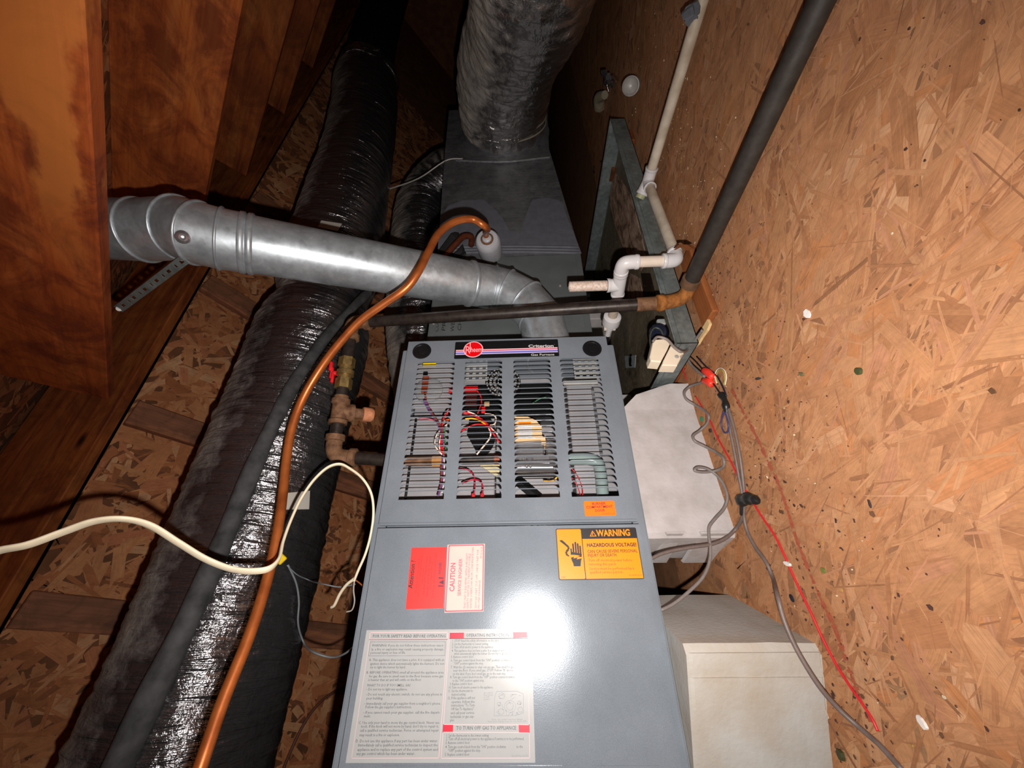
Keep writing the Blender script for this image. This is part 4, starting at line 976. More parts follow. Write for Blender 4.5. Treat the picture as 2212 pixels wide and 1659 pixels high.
hd = nrm(V((.25, -.1, 1))); hp = (v0 + v1) / 2 + hd * .022; m = MB(); m.tube([(v0 + v1) / 2, hp + hd * .006], .006, 8, smooth=False)
m.box(hp + hd * .006 + dr * .012, (.012, .03, .007), .002, np.stack([nrm(np.cross(dr, hd)), dr, hd], 1)); m.box(hp + hd * .014 - dr * .018, (.013, .026, .009), .003, np.stack([nrm(np.cross(dr, hd)), dr, hd], 1)); m.box(hp + hd * .01 + dr * .0, (.008, .03, .008), .002, np.stack([nrm(np.cross(dr, hd)), dr, hd], 1))
h = build('valve_handle', m, M_RED, val, 40); h['label'] = 'red lever handle'
pipe_('nipple', v1, v1 + dr * .03, RG, M_PIPE); pipe_('rust_collar', v1 + dr * .022, v1 + dr * .036, .0172, M_RUST)
t0, t1 = v1 + dr * .030, v1 + dr * .095; tm = (t0 + t1) / 2; be = on(806, 897, 'y', tm[1] + .012); bd = nrm(be - tm); bl = float(np.linalg.norm(be - tm))
m = MB(); m.tube([t0, t1], .0185, 20, smooth=False); m.tube([tm, tm + bd * .034], .0175, 18, smooth=False)
for a, d in ((t0, dr), (t1, -dr), (tm + bd * .034, -bd)): m.lathe([(.0185, 0), (.0222, .001), (.0222, .010), (.0185, .014)], a, d, 20)
build('tee', m, M_RUST, gp, 40)
pipe_('stub', tm + bd * .034, tm + bd * (bl - .02), .0135, M_RUST); m = MB(); m.lathe([(.0175, 0), (.0185, .002), (.0185, .020), (.015, .026), (.0001, .028)], tm + bd * (bl - .026), bd, 18); build('pipe_cap', m, plain('cap_orange_rust', (206, 132, 92), .75, 0, .2, 80, .4), gp, 50)
pipe_('lower_nipple', t1, G5 + dr * .0, RG, M_PIPE)
ell('elbow', G5 - dr * .024, G5 + dr * .02, G6 + V((-.002, 0, -.035)), .0185, M_RUST); pipe_('inlet', G6 + V((-.002, 0, -.03)), G7, RG, M_PIPE)

# ----------------------------------------------------------------- refrigerant lines
rl = thing('refrigerant_line', (-.186, 1.2, .45), 'bright copper tube curling from a grey-white filter drier down past the duct', 'copper pipe')
dc = V(on(1052, 516, 'x', -.075)); dax = nrm(V((1, -.45, .05)))
m = MB(); m.lathe([(.012, -.112), (.041, -.104), (.0435, -.096), (.0435, -.022), (.041, -.010), (.036, -.004), (.018, .0), (.014, .008), (.0095, .010), (.0001, .010)], dc, dax, 36); build('filter_drier', m, plain('drier_enamel', (196, 194, 200), .3, .1, .05, 30), rl, 35)
m = MB(); m.lathe([(.011, .006), (.011, .016), (.008, .020)], dc, dax, 16); build('flare_fitting', m, M_LAB_W, rl, 40); m = MB(); m.lathe([(.0225, -.001), (.015, .0045)], dc, dax, 24); build('scorched_ring', m, M_RUST, rl, 60)
zc = float((R3 @ (dc + dax * .018 - CAM))[2])
cp = [dc + dax * .012, dc + dax * .035] + [atZ(*p, z) for *p, z in ((1045, 487, .99), (1022, 474, .985), (985, 478, .965), (950, 502, .94), (925, 545, .905), (905, 585, .88), (880, 620, .875), (830, 656, .88), (780, 692, .885), (730, 746, .89), (690, 800, .89), (655, 860, .875), (632, 920, .85), (620, 985, .82), (612, 1060, .78), (600, 1150, .73), (578, 1250, .68), (540, 1370, .62), (480, 1520, .555), (425, 1680, .50), (380, 1800, .47))]
m = MB(); m.tube(cp, .0092, 14); build('copper_tube', m, M_COPPER, rl, 179)
sl = thing('suction_line', (-.2, 1.1, .6), 'dark foam-sleeved suction line lying along the duct, torn open at its copper end', 'insulated pipe')
fpts = [(800, 628), (760, 668), (700, 735), (648, 808), (596, 905), (548, 1010), (486, 1160), (425, 1300), (345, 1465), (262, 1640), (215, 1750)]
m = MB(); m.tube([onduct(a, b, .014) for a, b in fpts], lambda t: .0135 + .0105 * t + .0012 * math.sin(t * 40), 18); build('foam_sleeve', m, M_FOAM, sl, 179)
sA = V(on(955, 560, 'x', -.13)); sB = V(on(985, 527, 'x', -.125)); sC = V(on(1002, 511, 'x', -.125)); sD = V(on(1018, 512, 'x', -.14)); sE = V(on(1018, 530, 'x', -.18))
m = MB(); m.tube([sA, sB, sC, sD, sE], .011, 14); build('bare_copper', m, M_COPPERD, sl, 179)
m = MB()
for q in ([(925, 562), (945, 545), (975, 505), (984, 502), (992, 504), (990, 520), (975, 545), (960, 560)], [(945, 575), (965, 560), (985, 545), (1000, 528), (1004, 540), (1000, 543), (1007, 546), (990, 556), (975, 566), (950, 582)]):
    P = [on(a, b, 'x', -.135 - .012 * (i % 2)) for i, (a, b) in enumerate(q)]; k = len(P); m.add(P + [p - V((.008, 0, 0)) for p in P], [tuple(range(k)), tuple(range(k, 2 * k))[::-1]] + [(i, (i + 1) % k, k + (i + 1) % k, k + i) for i in range(k)])
build('torn_foam', m, M_TORN, sl)
#@@RIGHT
# ----------------------------------------------------------------- drain pan and timber beside it
PX, PY0, PY1, PB, PT = .077, .530, 1.56, .030, .082
pan = thing('drain_pan', (-.35, 1.05, PB), 'shallow galvanised drain pan with stained dirty bottom under the coil cabinet', 'drain pan')
m = MB(); m.box(((PX - .85) / 2, (PY0 + PY1) / 2, PB + .001), (.85 + PX, PY1 - PY0, .002)); build('pan_bottom', m, M_PAN, pan)
def wallp(a, b, nn, lip=.007):
    a, b, nn = V(a), V(b), V(nn); m = MB(); t_ = nn * .0012; z = V((0, 0, PT - PB))
    m.add([a, b, b + z, a + z, a - t_, b - t_, b + z - t_, a + z - t_], [(0, 1, 2, 3), (4, 7, 6, 5), (3, 2, 6, 7), (0, 3, 7, 4), (1, 5, 6, 2)])
    m.tube([a + z, b + z], .0026, 6, smooth=False); m.add([a + z * .8 + nn * .0002, b + z * .8 + nn * .0002, b + z * .78 + nn * .002, a + z * .78 + nn * .002, b + z * .74 + nn * .0002, a + z * .74 + nn * .0002], [(0, 1, 2, 3), (3, 2, 4, 5)])
    return build('pan_wall', m, M_GALVD, pan, 50)
wallp((PX, PY0, PB), (PX, PY1, PB), (1, 0, 0)); wallp((PX, PY0, PB), (-.85, PY0, PB), (0, -1, 0)); wallp((-.85, PY1, PB), (PX, PY1, PB), (0, 1, 0)); wallp((-.85, PY0, PB), (-.85, PY1, PB), (-1, 0, 0))
def patch(name, pxs, z, mat, parent, lift=.0015):
    P = [on(a, b, 'z', z) for a, b in pxs]; k = len(P); m = MB()
    m.add([p + V((0, 0, lift)) for p in P] + P, [tuple(range(k))] + [(i, (i + 1) % k, k + (i + 1) % k, k + i) for i in range(k)]); return build(name, m, mat, parent)
t = NT('dried_silt'); o_ = t.coords((1, .5, 1)); f_ = t.noise(o_, 34, 6, .7, .4)
M_SILT = t.set(t.ramp(f_, [(.34, lin((76, 54, 40))), (.5, lin((150, 122, 102))), (.66, lin((190, 162, 142)))]), .85, 0, t.bump(f_, .6, .003), .2)
M_STAIN = plain('dark_stain', (44, 30, 20), .5, 0, .3, 30)
s1 = patch('silt_patch', [(1318, 360), (1340, 385), (1362, 420), (1376, 470), (1388, 520), (1398, 560), (1385, 585), (1362, 560), (1345, 530), (1330, 490), (1318, 440), (1312, 400)], PB + .002, M_SILT, pan); s1['label'] = 'grey-brown dried silt patch'
patch('silt_patch', [(1362, 590), (1382, 600), (1390, 640), (1384, 662), (1360, 656), (1356, 625)], PB + .002, M_SILT, pan)['label'] = 'grey-brown dried silt patch'
patch('rust_stain', [(1385, 590), (1405, 590), (1420, 650), (1412, 662), (1394, 650)], PB + .0021, M_STAIN, pan)['label'] = 'dark brown stain'
lab = patch('pan_sticker', [(1350, 769), (1374, 767), (1372, 794), (1352, 795)], PB + .0022, plain('faded_sticker', (150, 156, 158), .6, 0, .2, 60), pan)
c = on(1362, 783, 'z', PB + .003); m = MB(); P, fs = text2d('UPC', .012, .01, 2); e1, e2 = nrm(on(1372, 779, 'z', PB) - on(1350, 779, 'z', PB)), nrm(on(1360, 770, 'z', PB) - on(1360, 786, 'z', PB))
m.add([c + V((0, 0, .0012)) + e1 * (a - .011) + e2 * (b * 1.6 + .002) for a, b in P], fs); build('lettering', m, M_INK, lab)
board('timber_bearer', (.113, .565, .016), (.113, .78, .016), .060, .015, (0, 0, 1), M_PLANK, 'orange-brown timber offcut on the floor beside the drain pan', 'timber')
board('timber_bearer', (-.60, .58, .029), (-.06, .58, .029), .05, .028, (0, 0, 1), M_PINE2, 'timber strip under the near end of the drain pan', 'timber')
board('timber_bearer', (-.75, 1.50, .029), (.05, 1.50, .029), .07, .028, (0, 0, 1), M_PINE2, 'dark timber strip under the far end of the drain pan', 'timber')
def shard(name, pxs, z, h, mat, label, cat):
    P = [on(a, b, 'z', z) for a, b in pxs]; k = len(P); m = MB(); up = V((0, 0, h))
    m.add([p + up for p in P] + P, [tuple(range(k)), tuple(range(k, 2 * k))[::-1]] + [(i, (i + 1) % k, k + (i + 1) % k, k + i) for i in range(k)])
    return tag(build(name, m, mat, None), label, cat)
shard('wood_sliver', [(1493, 750), (1500, 754), (1512, 744), (1520, 730), (1532, 714), (1538, 700), (1533, 690), (1527, 700), (1518, 715), (1508, 730)], .012, .006, M_CHIP, 'pale splintered wood sliver lying by the pan corner', 'wood chip')
shard('wood_sliver', [(1513, 652), (1517, 640), (1516, 632), (1512, 628), (1510, 640)], .001, .004, M_CHIP, 'short pale splinter standing beside the orange timber offcut', 'wood chip')
shard('wood_sliver', [(1459, 540), (1475, 532), (1487, 541), (1500, 536), (1487, 528), (1470, 528)], .075, .004, M_PLANK, 'brown splinter resting on the white pipe elbow', 'wood chip')

# ----------------------------------------------------------------- condensate drain
pv = thing('condensate_drain', (.12, .9, .02), 'white plastic condensate drain pipe with tee, elbows and open vent stub', 'drain pipe')
RP = .0135
def yz(px, py, y=None): return on(px, py, 'y', E0[1] if y is None else y)
T0 = V((.112, 1.100, .045)); FAR = V(on(1535, -60, 'z', .030)); E0 = V(on(1463, 563, 'z', .045))
def pp_(name, pts, r, mat, n=18, **k): m = MB(); m.tube(pts, r, n, **k); return build(name, m, mat, pv, 40)
pp_('long_pipe', [FAR, T0 + nrm(FAR - T0) * .03], RP, M_PVCD, smooth=False)['label'] = 'long stained cream pipe'
d1 = nrm(FAR - T0); d2 = nrm(E0 - T0)
m = MB(); m.tube([T0 + d1 * .042, T0 - d1 * .004], .0168, 18, smooth=False); m.tube([T0, T0 + d2 * .034], .0168, 18, smooth=False); sd = nrm(V((-.9, -.5, .45))); m.tube([T0 - sd * .004, T0 + sd * .036], .0165, 18, smooth=False)
for e, d in ((T0 + d1 * .042, -d1), (T0 + d2 * .034, -d2), (T0 + sd * .036, -sd)): m.lathe([(.0165, 0), (.0182, .001), (.0182, .007), (.0165, .009)], e, d, 18)
build('tee', m, M_PVC, pv, 50); pp_('stub_end', [T0 + sd * .036, T0 + sd * .047], .0138, plain('greenish_plug', (170, 168, 130), .5), smooth=False)
pp_('pipe', [T0 + d2 * .034, E0 - d2 * .03], RP, M_PVCD, smooth=False)
U = V((0, 0, 1)); K = yz(1345, 566); K[0] = E0[0]; K[1] = E0[1]
def pel(a, c, b, r=.0172, mat=None):
    m = MB(); m.tube([a, a * .5 + c * .5, c * .76 + (a + b) * .12, b * .5 + c * .5, b], r, 18, seg=5)
    for e, o in ((a, c), (b, c)): m.lathe([(r, -.001), (r + .0012, 0), (r + .0012, .007), (r, .009)], e, o - e, 18)
    return build('elbow', m, mat or M_PVC, pv, 60)
pel(E0 - d2 * .034, E0, E0 + U * .036, mat=M_PVC)
pp_('pipe', [E0 + U * .03, K - U * .034], RP, M_PVCC, smooth=False)
TQ = V(yz(1337, 616)); dq = nrm(TQ - K); Kb = K + dq * .034
pel(K - U * .038, K, Kb)
m = MB(); m.tube([Kb, TQ + dq * .036], .0170, 18, smooth=False); m.tube([TQ, TQ + U * .032], .0170, 18, smooth=False)
for e, d in ((TQ + dq * .036, -dq), (TQ + U * .032, -U), (Kb, dq)): m.lathe([(.0170, 0), (.0184, .001), (.0184, .007), (.017, .009)], e, d, 18)
build('tee', m, M_PVC, pv, 50)
m = MB(); tp = TQ + U * .105; m.lathe([(RP, 0), (RP, .102), (.0112, .102), (.0112, .08), (.0001, .06)], TQ + U * .028, U, 20); build('vent_stub', m, M_PVCR, pv, 40)['label'] = 'open stub speckled with rust'
RG_ = V(yz(1322, 688)); TP_ = V(yz(1313, 722)); de = nrm(TP_ - RG_)
pp_('pipe', [TQ + dq * .036, RG_], RP, M_PVCD, smooth=False)
m = MB(); m.lathe([(.0165, -.012), (.025, -.008), (.026, .004), (.0255, .020), (.019, .024), (.012, .026), (.012, .045), (.009, .046), (.009, .075)], RG_, de, 20); build('male_adapter', m, M_PVC, pv, 40)
m = MB(); q0 = RG_ + de * .045
m.tube([q0 + U * .017, q0 - U * .017], .0075, 10, smooth=False); build('adapter_wing', m, M_PVCC, pv, 60)
c = V(on(1500, 35, 'z', .045)); m = MB(); rr = random.Random(5)
for k in range(4):
    q = c + V((rr.uniform(-.012, .012), rr.uniform(-.004, .014), rr.uniform(0, .012))); P = [(math.cos(a) * rr.uniform(.010, .018), math.sin(a) * rr.uniform(.008, .016)) for a in np.linspace(0, 6.28, 8)[:-1]]; f_ = frame(nrm((rr.uniform(-1, 1), -1, rr.uniform(0, 1)))); m.prism(P, q, *f_, -.002, .004)
build('tape_wad', m, plain('grey_duct_tape', (98, 100, 106), .5, 0, .15, 40, .3), pv)

# ----------------------------------------------------------------- blocks the furnace rests on
def block(name, base, h, mat, label, bev=.004, rag=None):
    k = len(base); m = MB(); P = []; nseg = 6
    o = thing(name, (float(np.mean([b[0] for b in base])), float(np.mean([b[1] for b in base])), 0), label, 'block', 'white blocks under the furnace')
    for z in np.linspace(0, 1, nseg + 1):
        for i, (x, y) in enumerate(base):
            q = z * (h[i] if isinstance(h, (list, tuple)) else h); P.append((x + MN.noise((x * 9, y * 9, z * 3)) * .0025, y + MN.noise((x * 9 + 5, y * 9, z * 3)) * .0025, q))
    F_ = [(r * k + i, r * k + (i + 1) % k, (r + 1) * k + (i + 1) % k, (r + 1) * k + i) for r in range(nseg) for i in range(k)] + [tuple(range(k))[::-1], tuple(nseg * k + i for i in range(k))]
    m.add(P, F_); build('block_body', m, mat, o); return o
bn = [on(*p, 'z', 0) for p in ((1800, 1659), (1780, 1480), (1775, 1400), (1580, 1290))]
fx = V((.011, -.186)); e0 = V((.081, -.038)); e1 = V((-.165, .040)); fd = nrm(np.append(fx - e0, 0))[:2]; bk = nrm(np.append(e1 - e0, 0))[:2]
nq = e0 + fd * .40; nb = nq + bk * .26; eb = e0 + bk * .26
b1 = block('support_block', [tuple(e0 + fd * .012 + bk * .0), tuple(nq), tuple(nb), tuple(eb), tuple(e0 + bk * .012)], .1985, M_BLOCK2, 'off-white block at the lower right holding up the near end of the furnace')
out = np.append(nrm(np.append(np.array((-fd[1], fd[0])), 0))[:2], 0); out = out if out[0] > 0 else -out
for zz, hh, off in ((.10, .2, .0),):
    pass
m = MB()
for a, w, prj in ((.0, .030, .0010), (.034, .052, .0016)):
    p = e0 + fd * (a + .008); q = e0 + fd * (a + w)
    m.add([(*(p + out[:2] * prj), .004), (*(q + out[:2] * prj), .004), (*(q + out[:2] * prj), .19), (*(p + out[:2] * prj), .19), (*p, .002), (*q, .002), (*q, .195), (*p, .195)], [(0, 1, 2, 3), (0, 1, 5, 4), (1, 2, 6, 5), (2, 3, 7, 6), (3, 0, 4, 7)])
build('cast_ridge', m, M_BLOCK2, b1)
ub = [(-.066, .150), (-.076, .25), (-.080, .34), (-.086, .40), (-.088, .447), (-.083, .49), (-.082, .518), (-.10, .524), (-.22, .520), (-.30, .50), (-.30, .20), (-.205, .118), (-.075, .140)]
uh = [.1985, .1985, .1985, .1985, .185, .140, .055, .07, .16, .1985, .1985, .1985, .1985]
b2 = block('support_block', ub, uh, M_BLOCK, 'white block with a broken rounded end standing against the drain pan')
m = MB(); p0, p1 = V((-.062, .151)), V((-.203, .1125))
for a, b, o_ in ((.02, .35, .005), (.55, .72, .004)):
    d = (p1 - p0); nn = V((.25, -.97)); w = .2
    zs = (a * .19 + .004, b * .19 + .004)
    m.add([(*(p0 + nn * o_), zs[0]), (*(p1 + nn * o_), zs[0]), (*(p1 + nn * o_), zs[1]), (*(p0 + nn * o_), zs[1]), (*p0, zs[0] - .004), (*p1, zs[0] - .004), (*p1, zs[1] + .004), (*p0, zs[1] + .004)], [(0, 1, 2, 3), (0, 1, 5, 4), (2, 3, 7, 6), (1, 2, 6, 5), (3, 0, 4, 7)])
build('cast_ridge', m, M_BLOCK, b2)

# ----------------------------------------------------------------- float switch on the pan corner
fs_ = thing('float_switch', tuple(on(1440, 760, 'x', .085)), 'beige two-piece plastic float switch clipped to the drain pan corner', 'switch')
def seg_(name, pxs, x, d, mat):
    P = [on(a, b, 'x', x) for a, b in pxs]; k = len(P); m = MB()
    c = np.mean(P, 0); Q = [p + V((-d, 0, 0)) for p in P]; I_ = [c + (p - c) * .93 + V((.002, 0, 0)) for p in P]
    m.add(I_ + P + Q, [tuple(range(k))] + [(i, (i + 1) % k, k + (i + 1) % k, k + i) for i in range(k)] + [(k + i, k + (i + 1) % k, 2 * k + (i + 1) % k, 2 * k + i) for i in range(k)] + [tuple(range(2 * k, 3 * k))[::-1]])
    return build(name, m, mat, fs_)
seg_('switch_half', [(1411, 734), (1440, 732), (1447, 743), (1441, 757), (1433, 772), (1427, 783), (1405, 781), (1403, 770)], .097, .026, M_BEIGE)
seg_('switch_half', [(1449, 746), (1468, 755), (1477, 764), (1468, 770), (1470, 776), (1462, 791), (1429, 790), (1432, 780), (1442, 760)], .100, .024, M_BEIGE)
m = MB(); m.lathe([(.0045, 0), (.0045, .003), (.0001, .004)], on(1461, 772, 'x', .1005), (1, 0, 0), 12); build('screw', m, M_STEEL, fs_)
m = MB(); m.lathe([(.019, -.012), (.021, -.008), (.021, .010), (.017, .014), (.0001, .014)], on(1424, 719, 'x', .055), (.6, -.3, .6), 20); build('float_body', m, plain('navy_float', (22, 28, 44), .25), fs_, 40)
m = MB(); m.tube([on(a, b, 'x', .07) for a, b in ((1434, 730), (1426, 712), (1415, 708), (1407, 716), (1404, 735), (1406, 750))], .0022, 8); build('float_ring', m, plain('dark_olive_plastic', (62, 66, 62), .4), fs_, 179)
m = MB(); m.box(on(1428, 697, 'x', .05), (.012, .018, .02), .003); build('clip', m, plain('grey_clip', (150, 150, 150), .5), fs_)

# ----------------------------------------------------------------- cables on the right
def fp(px, py, r=.003, xmin=-.060):
    p = on(px, py, 'z', r)
    return p if p[0] > xmin else on(px, py, 'x', xmin + .004)
def cable(name, pxs, r, mat, label, cat='cable', parent=None, fn=None, n=8, lift=None):
    P = [(fn or fp)(a, b) if fn else fp(a, b, r + .001) for a, b in pxs]
    if lift: P = [p + V((0, 0, lift * math.sin(math.pi * i / (len(P) - 1)))) for i, p in enumerate(P)]
    m = MB(); m.tube(P, r, n); o = build(name, m, mat, parent, 179)
    return tag(o, label, cat) if parent is None else o
cable('thermostat_cable', [(1531, 822), (1510, 828), (1490, 835), (1478, 848), (1482, 862), (1500, 874), (1520, 886), (1531, 900), (1528, 914), (1512, 930), (1497, 942), (1500, 952), (1520, 963), (1545, 976), (1562, 990), (1564, 1004), (1556, 1013), (1540, 1018), (1515, 1020), (1500, 1016), (1506, 1010), (1525, 1012), (1545, 1024), (1562, 1045), (1571, 1075), (1564, 1098), (1545, 1120), (1532, 1138), (1531, 1155), (1534, 1180), (1533, 1210), (1520, 1244), (1490, 1276), (1455, 1304), (1428, 1318)], .0032, M_GREYW, 'grey cable coiled like a spring in front of the broken white block')
tw = thing('taped_cable_bundle', tuple(fp(1590, 1000)), 'pair of grey cables bound with black tape, red splice caps and wire loops', 'cable')
cable('cable_strand', [(1560, 862), (1570, 895), (1578, 935), (1588, 985), (1596, 1030), (1602, 1060), (1606, 1085)], .0032, M_GREYW2, '', parent=tw)
cable('cable_strand', [(1566, 862), (1577, 895), (1588, 935), (1598, 985), (1604, 1030), (1607, 1060), (1608, 1085)], .0032, M_GREYW2, '', parent=tw)
cable('cable_strand', [(1605, 1090), (1604, 1115), (1590, 1142), (1565, 1164), (1535, 1176), (1495, 1182), (1450, 1190), (1424, 1198), (1404, 1208)], .0034, M_GREYW2, '', parent=tw)
cable('cable_strand', [(1608, 1090), (1607, 1115), (1613, 1145), (1630, 1180), (1655, 1215), (1668, 1245), (1680, 1290), (1692, 1335), (1712, 1385), (1742, 1440), (1775, 1490), (1815, 1535), (1860, 1575), (1900, 1610), (1950, 1665)], .0034, M_GREYW2, '', parent=tw, fn=lambda a, b: on(a, b, 'x', max(fp(a, b, .0045)[0], .100)) if 1285 < b < 1580 else fp(a, b, .0045))
cable('black_lead', [(1458, 745), (1480, 768), (1498, 788), (1515, 803), (1535, 822), (1552, 845), (1563, 864)], .0018, M_WIREK, '', parent=tw, fn=lambda a, b: fp(a, b, .006)); cable('black_lead', [(1476, 758), (1500, 778), (1516, 796), (1530, 812)], .0018, M_WIREK, '', parent=tw, fn=lambda a, b: fp(a, b, .006))
cable('black_lead', [(1505, 770), (1525, 792), (1548, 812), (1562, 838), (1569, 856)], .0018, plain('navy_wire', (30, 32, 52), .4), '', parent=tw, fn=lambda a, b: fp(a, b, .004))
for nm, px, mat in (('loop_wire', [(1548, 828), (1544, 812), (1548, 800), (1557, 795), (1566, 802), (1569, 815), (1566, 832)], M_WIREW), ('loop_wire', [(1550, 828), (1547, 812), (1551, 802), (1557, 798), (1563, 804), (1566, 815), (1563, 832)], plain('olive_yellow_wire', (176, 160, 70), .4))):
    cable(nm, px, .0012, mat, '', parent=tw, fn=lambda a, b: fp(a, b, .004))
cable('loop_wire', [(1563, 888), (1559, 905), (1559, 922), (1564, 934), (1571, 934), (1574, 920), (1569, 900), (1564, 888)], .0016, M_WIREBL, '', parent=tw, fn=lambda a, b: fp(a, b, .009))
m = MB(); P = [fp(a, b, .006) for a, b in ((1558, 853), (1565, 864), (1568, 876), (1570, 890))]; m.tube(P, lambda t: .0068 + .0014 * math.cos(t * 9), 12); build('tape_wrap', m, M_BTAPE, tw, 40)
m = MB(); P = [fp(a, b, .010) for a, b in ((1600, 1082), (1612, 1078), (1626, 1078), (1640, 1086))]; m.tube(P, lambda t: .011 - .008 * t ** 4 + .0012 * math.sin(t * 17), 10); m.tube([fp(1604, 1088, .006), fp(1604, 1112, .005)], .0055, 8, smooth=False); build('tape_lump', m, M_BTAPE, tw, 40)['label'] = 'black lump of tape'
for a in ([(1521, 800), (1530, 806), (1540, 815)], [(1521, 822), (1532, 825), (1538, 831)]):
    m = MB(); m.tube([fp(*p, .008) for p in a], lambda t: .0072 + .002 * math.sin(t * 3.1), 10); build('splice_cap', m, plain('coral_red_plastic', (255, 66, 48), .35, 0, .04), tw, 179)
cable('probe_cable', [(1517, 713), (1505, 730), (1490, 748), (1470, 760), (1456, 750), (1440, 733), (1420, 728), (1410, 738)], .0031, M_GREYW, 'grey cable looping over the beige float switch', fn=lambda a, b: on(a, b, 'x', .105) if a < 1480 else on(a, b, 'z', .035))
cable('probe_cable', [(1500, 738), (1488, 752), (1484, 768), (1490, 784), (1505, 800), (1522, 814)], .0030, M_GREYW, 'short grey cable dropping from the float switch to the red splice caps', fn=lambda a, b: on(a, b, 'z', .026))
cable('red_wire', [(1502, 856), (1512, 872), (1524, 892), (1535, 912), (1548, 942), (1562, 968), (1578, 996), (1594, 1030), (1612, 1062), (1630, 1092), (1648, 1120), (1672, 1155), (1692, 1195), (1708, 1232), (1730, 1280), (1752, 1325), (1776, 1378), (1800, 1425), (1830, 1474), (1862, 1520), (1885, 1556), (1896, 1580)], .0017, M_WIRER, 'long thin red wire lying along the strand board floor', 'wire')
cable('red_wire', [(1476, 795), (1477, 803), (1480, 812), (1482, 820)], .0014, M_WIRER, 'tiny bit of red wire beside the float switch', 'wire', fn=lambda a, b: on(a, b, 'z', .012))
# ----------------------------------------------------------------- cream cable, yellow clip and thin wires on the left
wc = thing('cream_cable', tuple(atZ(540, 1235, .58)), 'flat cream cable waving in from the left edge and looping over the gas pipe', 'cable')
cpx = [(-60, 1208, .46), (0, 1189, .47), (60, 1177, .48), (140, 1148, .50), (205, 1126, .51), (265, 1121, .52), (320, 1133, .54), (385, 1172, .56), (445, 1208, .575), (500, 1229, .585), (545, 1234, .59), (580, 1229, .60), (600, 1212, .62), (611, 1172, .66), (628, 1125, .70), (652, 1075, .74), (682, 1033, .77), (712, 1008, .79), (735, 1003, .80), (758, 1014, .80), (785, 1036, .79), (802, 1066, .785), (807, 1105, .775), (802, 1150, .765), (790, 1195, .755), (774, 1232, .75), (766, 1252, .75)]
m = MB(); m.tube([atZ(*p) for p in cpx], .0062, 12, flatr=.0026, up=(.1, -.6, -.5), seg=8); build('sheath', m, M_CREAMW, wc, 60)
for px, mat in (([(766, 1250), (750, 1262), (735, 1282), (722, 1308), (716, 1312)], M_CREAMW), ([(766, 1252), (764, 1275), (766, 1300), (760, 1318), (748, 1322)], M_LAB_CR), ([(766, 1252), (775, 1258), (784, 1266)], M_COPPER)):
    wire('bare_conductor' if mat is M_COPPER else 'stripped_core', [atZ(a, b, .755 + .004 * i) for i, (a, b) in enumerate(px)], .0032 if mat is M_CREAMW else .0015, mat, wc)
sw = thing('yellow_clip', tuple(onduct(604, 1208, .012)), 'small yellow plastic clip with two thin grey leads on the duct', 'clip')
c = onduct(605, 1206, .012); dd = nrm(onduct(618, 1218, .012) - onduct(592, 1194, .012)); nn = nrm(CAM - c); m = MB(); m.box(c, (.024, .019, .008), .002, np.stack([dd, np.cross(nn, dd), nn], 1)); build('clip_body', m, M_YEL, sw)
g1 = [onduct(620, 1221, .006), onduct(640, 1240, .006), onduct(665, 1252, .004)] + [atZ(a, b, z) for a, b, z in ((700, 1262, .80), (735, 1268, .80), (768, 1262, .80))]
wire('lead', g1, .0014, M_WIREGR, sw); wire('lead', [onduct(622, 1220, .006), onduct(640, 1260, .006), onduct(646, 1300, .006), onduct(644, 1345, .006), onduct(655, 1385, .01)] + [atZ(a, b, z) for a, b, z in ((680, 1410, .82), (715, 1420, .82), (745, 1412, .80), (765, 1396, .79))], .0022, M_WIREGR, sw)
def onS1(px, py, off=.004):
    d = ray(px, py); n = V(n1); p0 = V((RX, 0, RZ)) + n * off; return CAM + d * (np.dot(p0 - CAM, n) / np.dot(d, n))
m = MB(); m.tube([onS1(a, b, .01) for a, b in ((605, 1680), (625, 1630), (648, 1580), (672, 1540), (700, 1510), (745, 1482), (790, 1462))], .0055, 8); tag(build('brown_wire', m, M_BROWNW, None, 179), 'thin brown wire hanging on the roof boards at the bottom, left of the furnace', 'wire')
m = MB(); m.tube([onS1(a, b, .012) for a, b in ((470, 630), (500, 640), (530, 652), (570, 664), (620, 662), (660, 655))], .009, 8); tag(build('black_cord', m, M_WIREK, None, 179), 'short black cord on the roof boards beneath the vent pipe', 'cord')
#@@FLOOR
# ----------------------------------------------------------------- litter on the floor
rr = random.Random(11)
def bit(m, p, s, n=5, th=.001, tilt=.3):
    u, v, w = frame(nrm((rr.uniform(-tilt, tilt), rr.uniform(-tilt, tilt), 1)), (1, rr.uniform(-1, 1), 0)); e = rr.uniform(.4, 1)
    P = [(s * math.cos(6.283 * k / n + rr.uniform(-.3, .3)) * rr.uniform(.6, 1), s * e * math.sin(6.283 * k / n + rr.uniform(-.3, .3)) * rr.uniform(.6, 1)) for k in range(n)]
    m.prism(P, p, u, v, w, 0, th)
bits = {k: MB() for k in 'abcd'}
def scatter(N, x0, x1, y0, y1, s0, s1, ks, dens=None):
    for _ in range(N):
        x, y = rr.uniform(x0, x1), rr.uniform(y0, y1)
        if dens and rr.random() > dens(x, y): continue
        bit(bits[rr.choice(ks)], (x, y, .0016), rr.uniform(s0, s1) * rr.choice((.5, .8, 1.3)))
near = lambda x, y: max(.05, 1 - abs(x - .13) / .22) if y < .7 else .3
scatter(2000, -.04, .75, -.45, .75, .0010, .0036, 'aaab', near); scatter(260, .02, .5, -.45, .75, .0008, .0024, 'ccd', near)
scatter(240, .08, .9, .68, 1.7, .0010, .0034, 'aabbc'); scatter(220, .10, .42, .70, 1.25, .001, .0032, 'ccdb', lambda x, y: max(.05, 1 - abs(x - .16 - (y - .7) * .2) / .12)); scatter(160, .5, 1.1, -.5, .7, .0008, .0024, 'aab')
lit = []
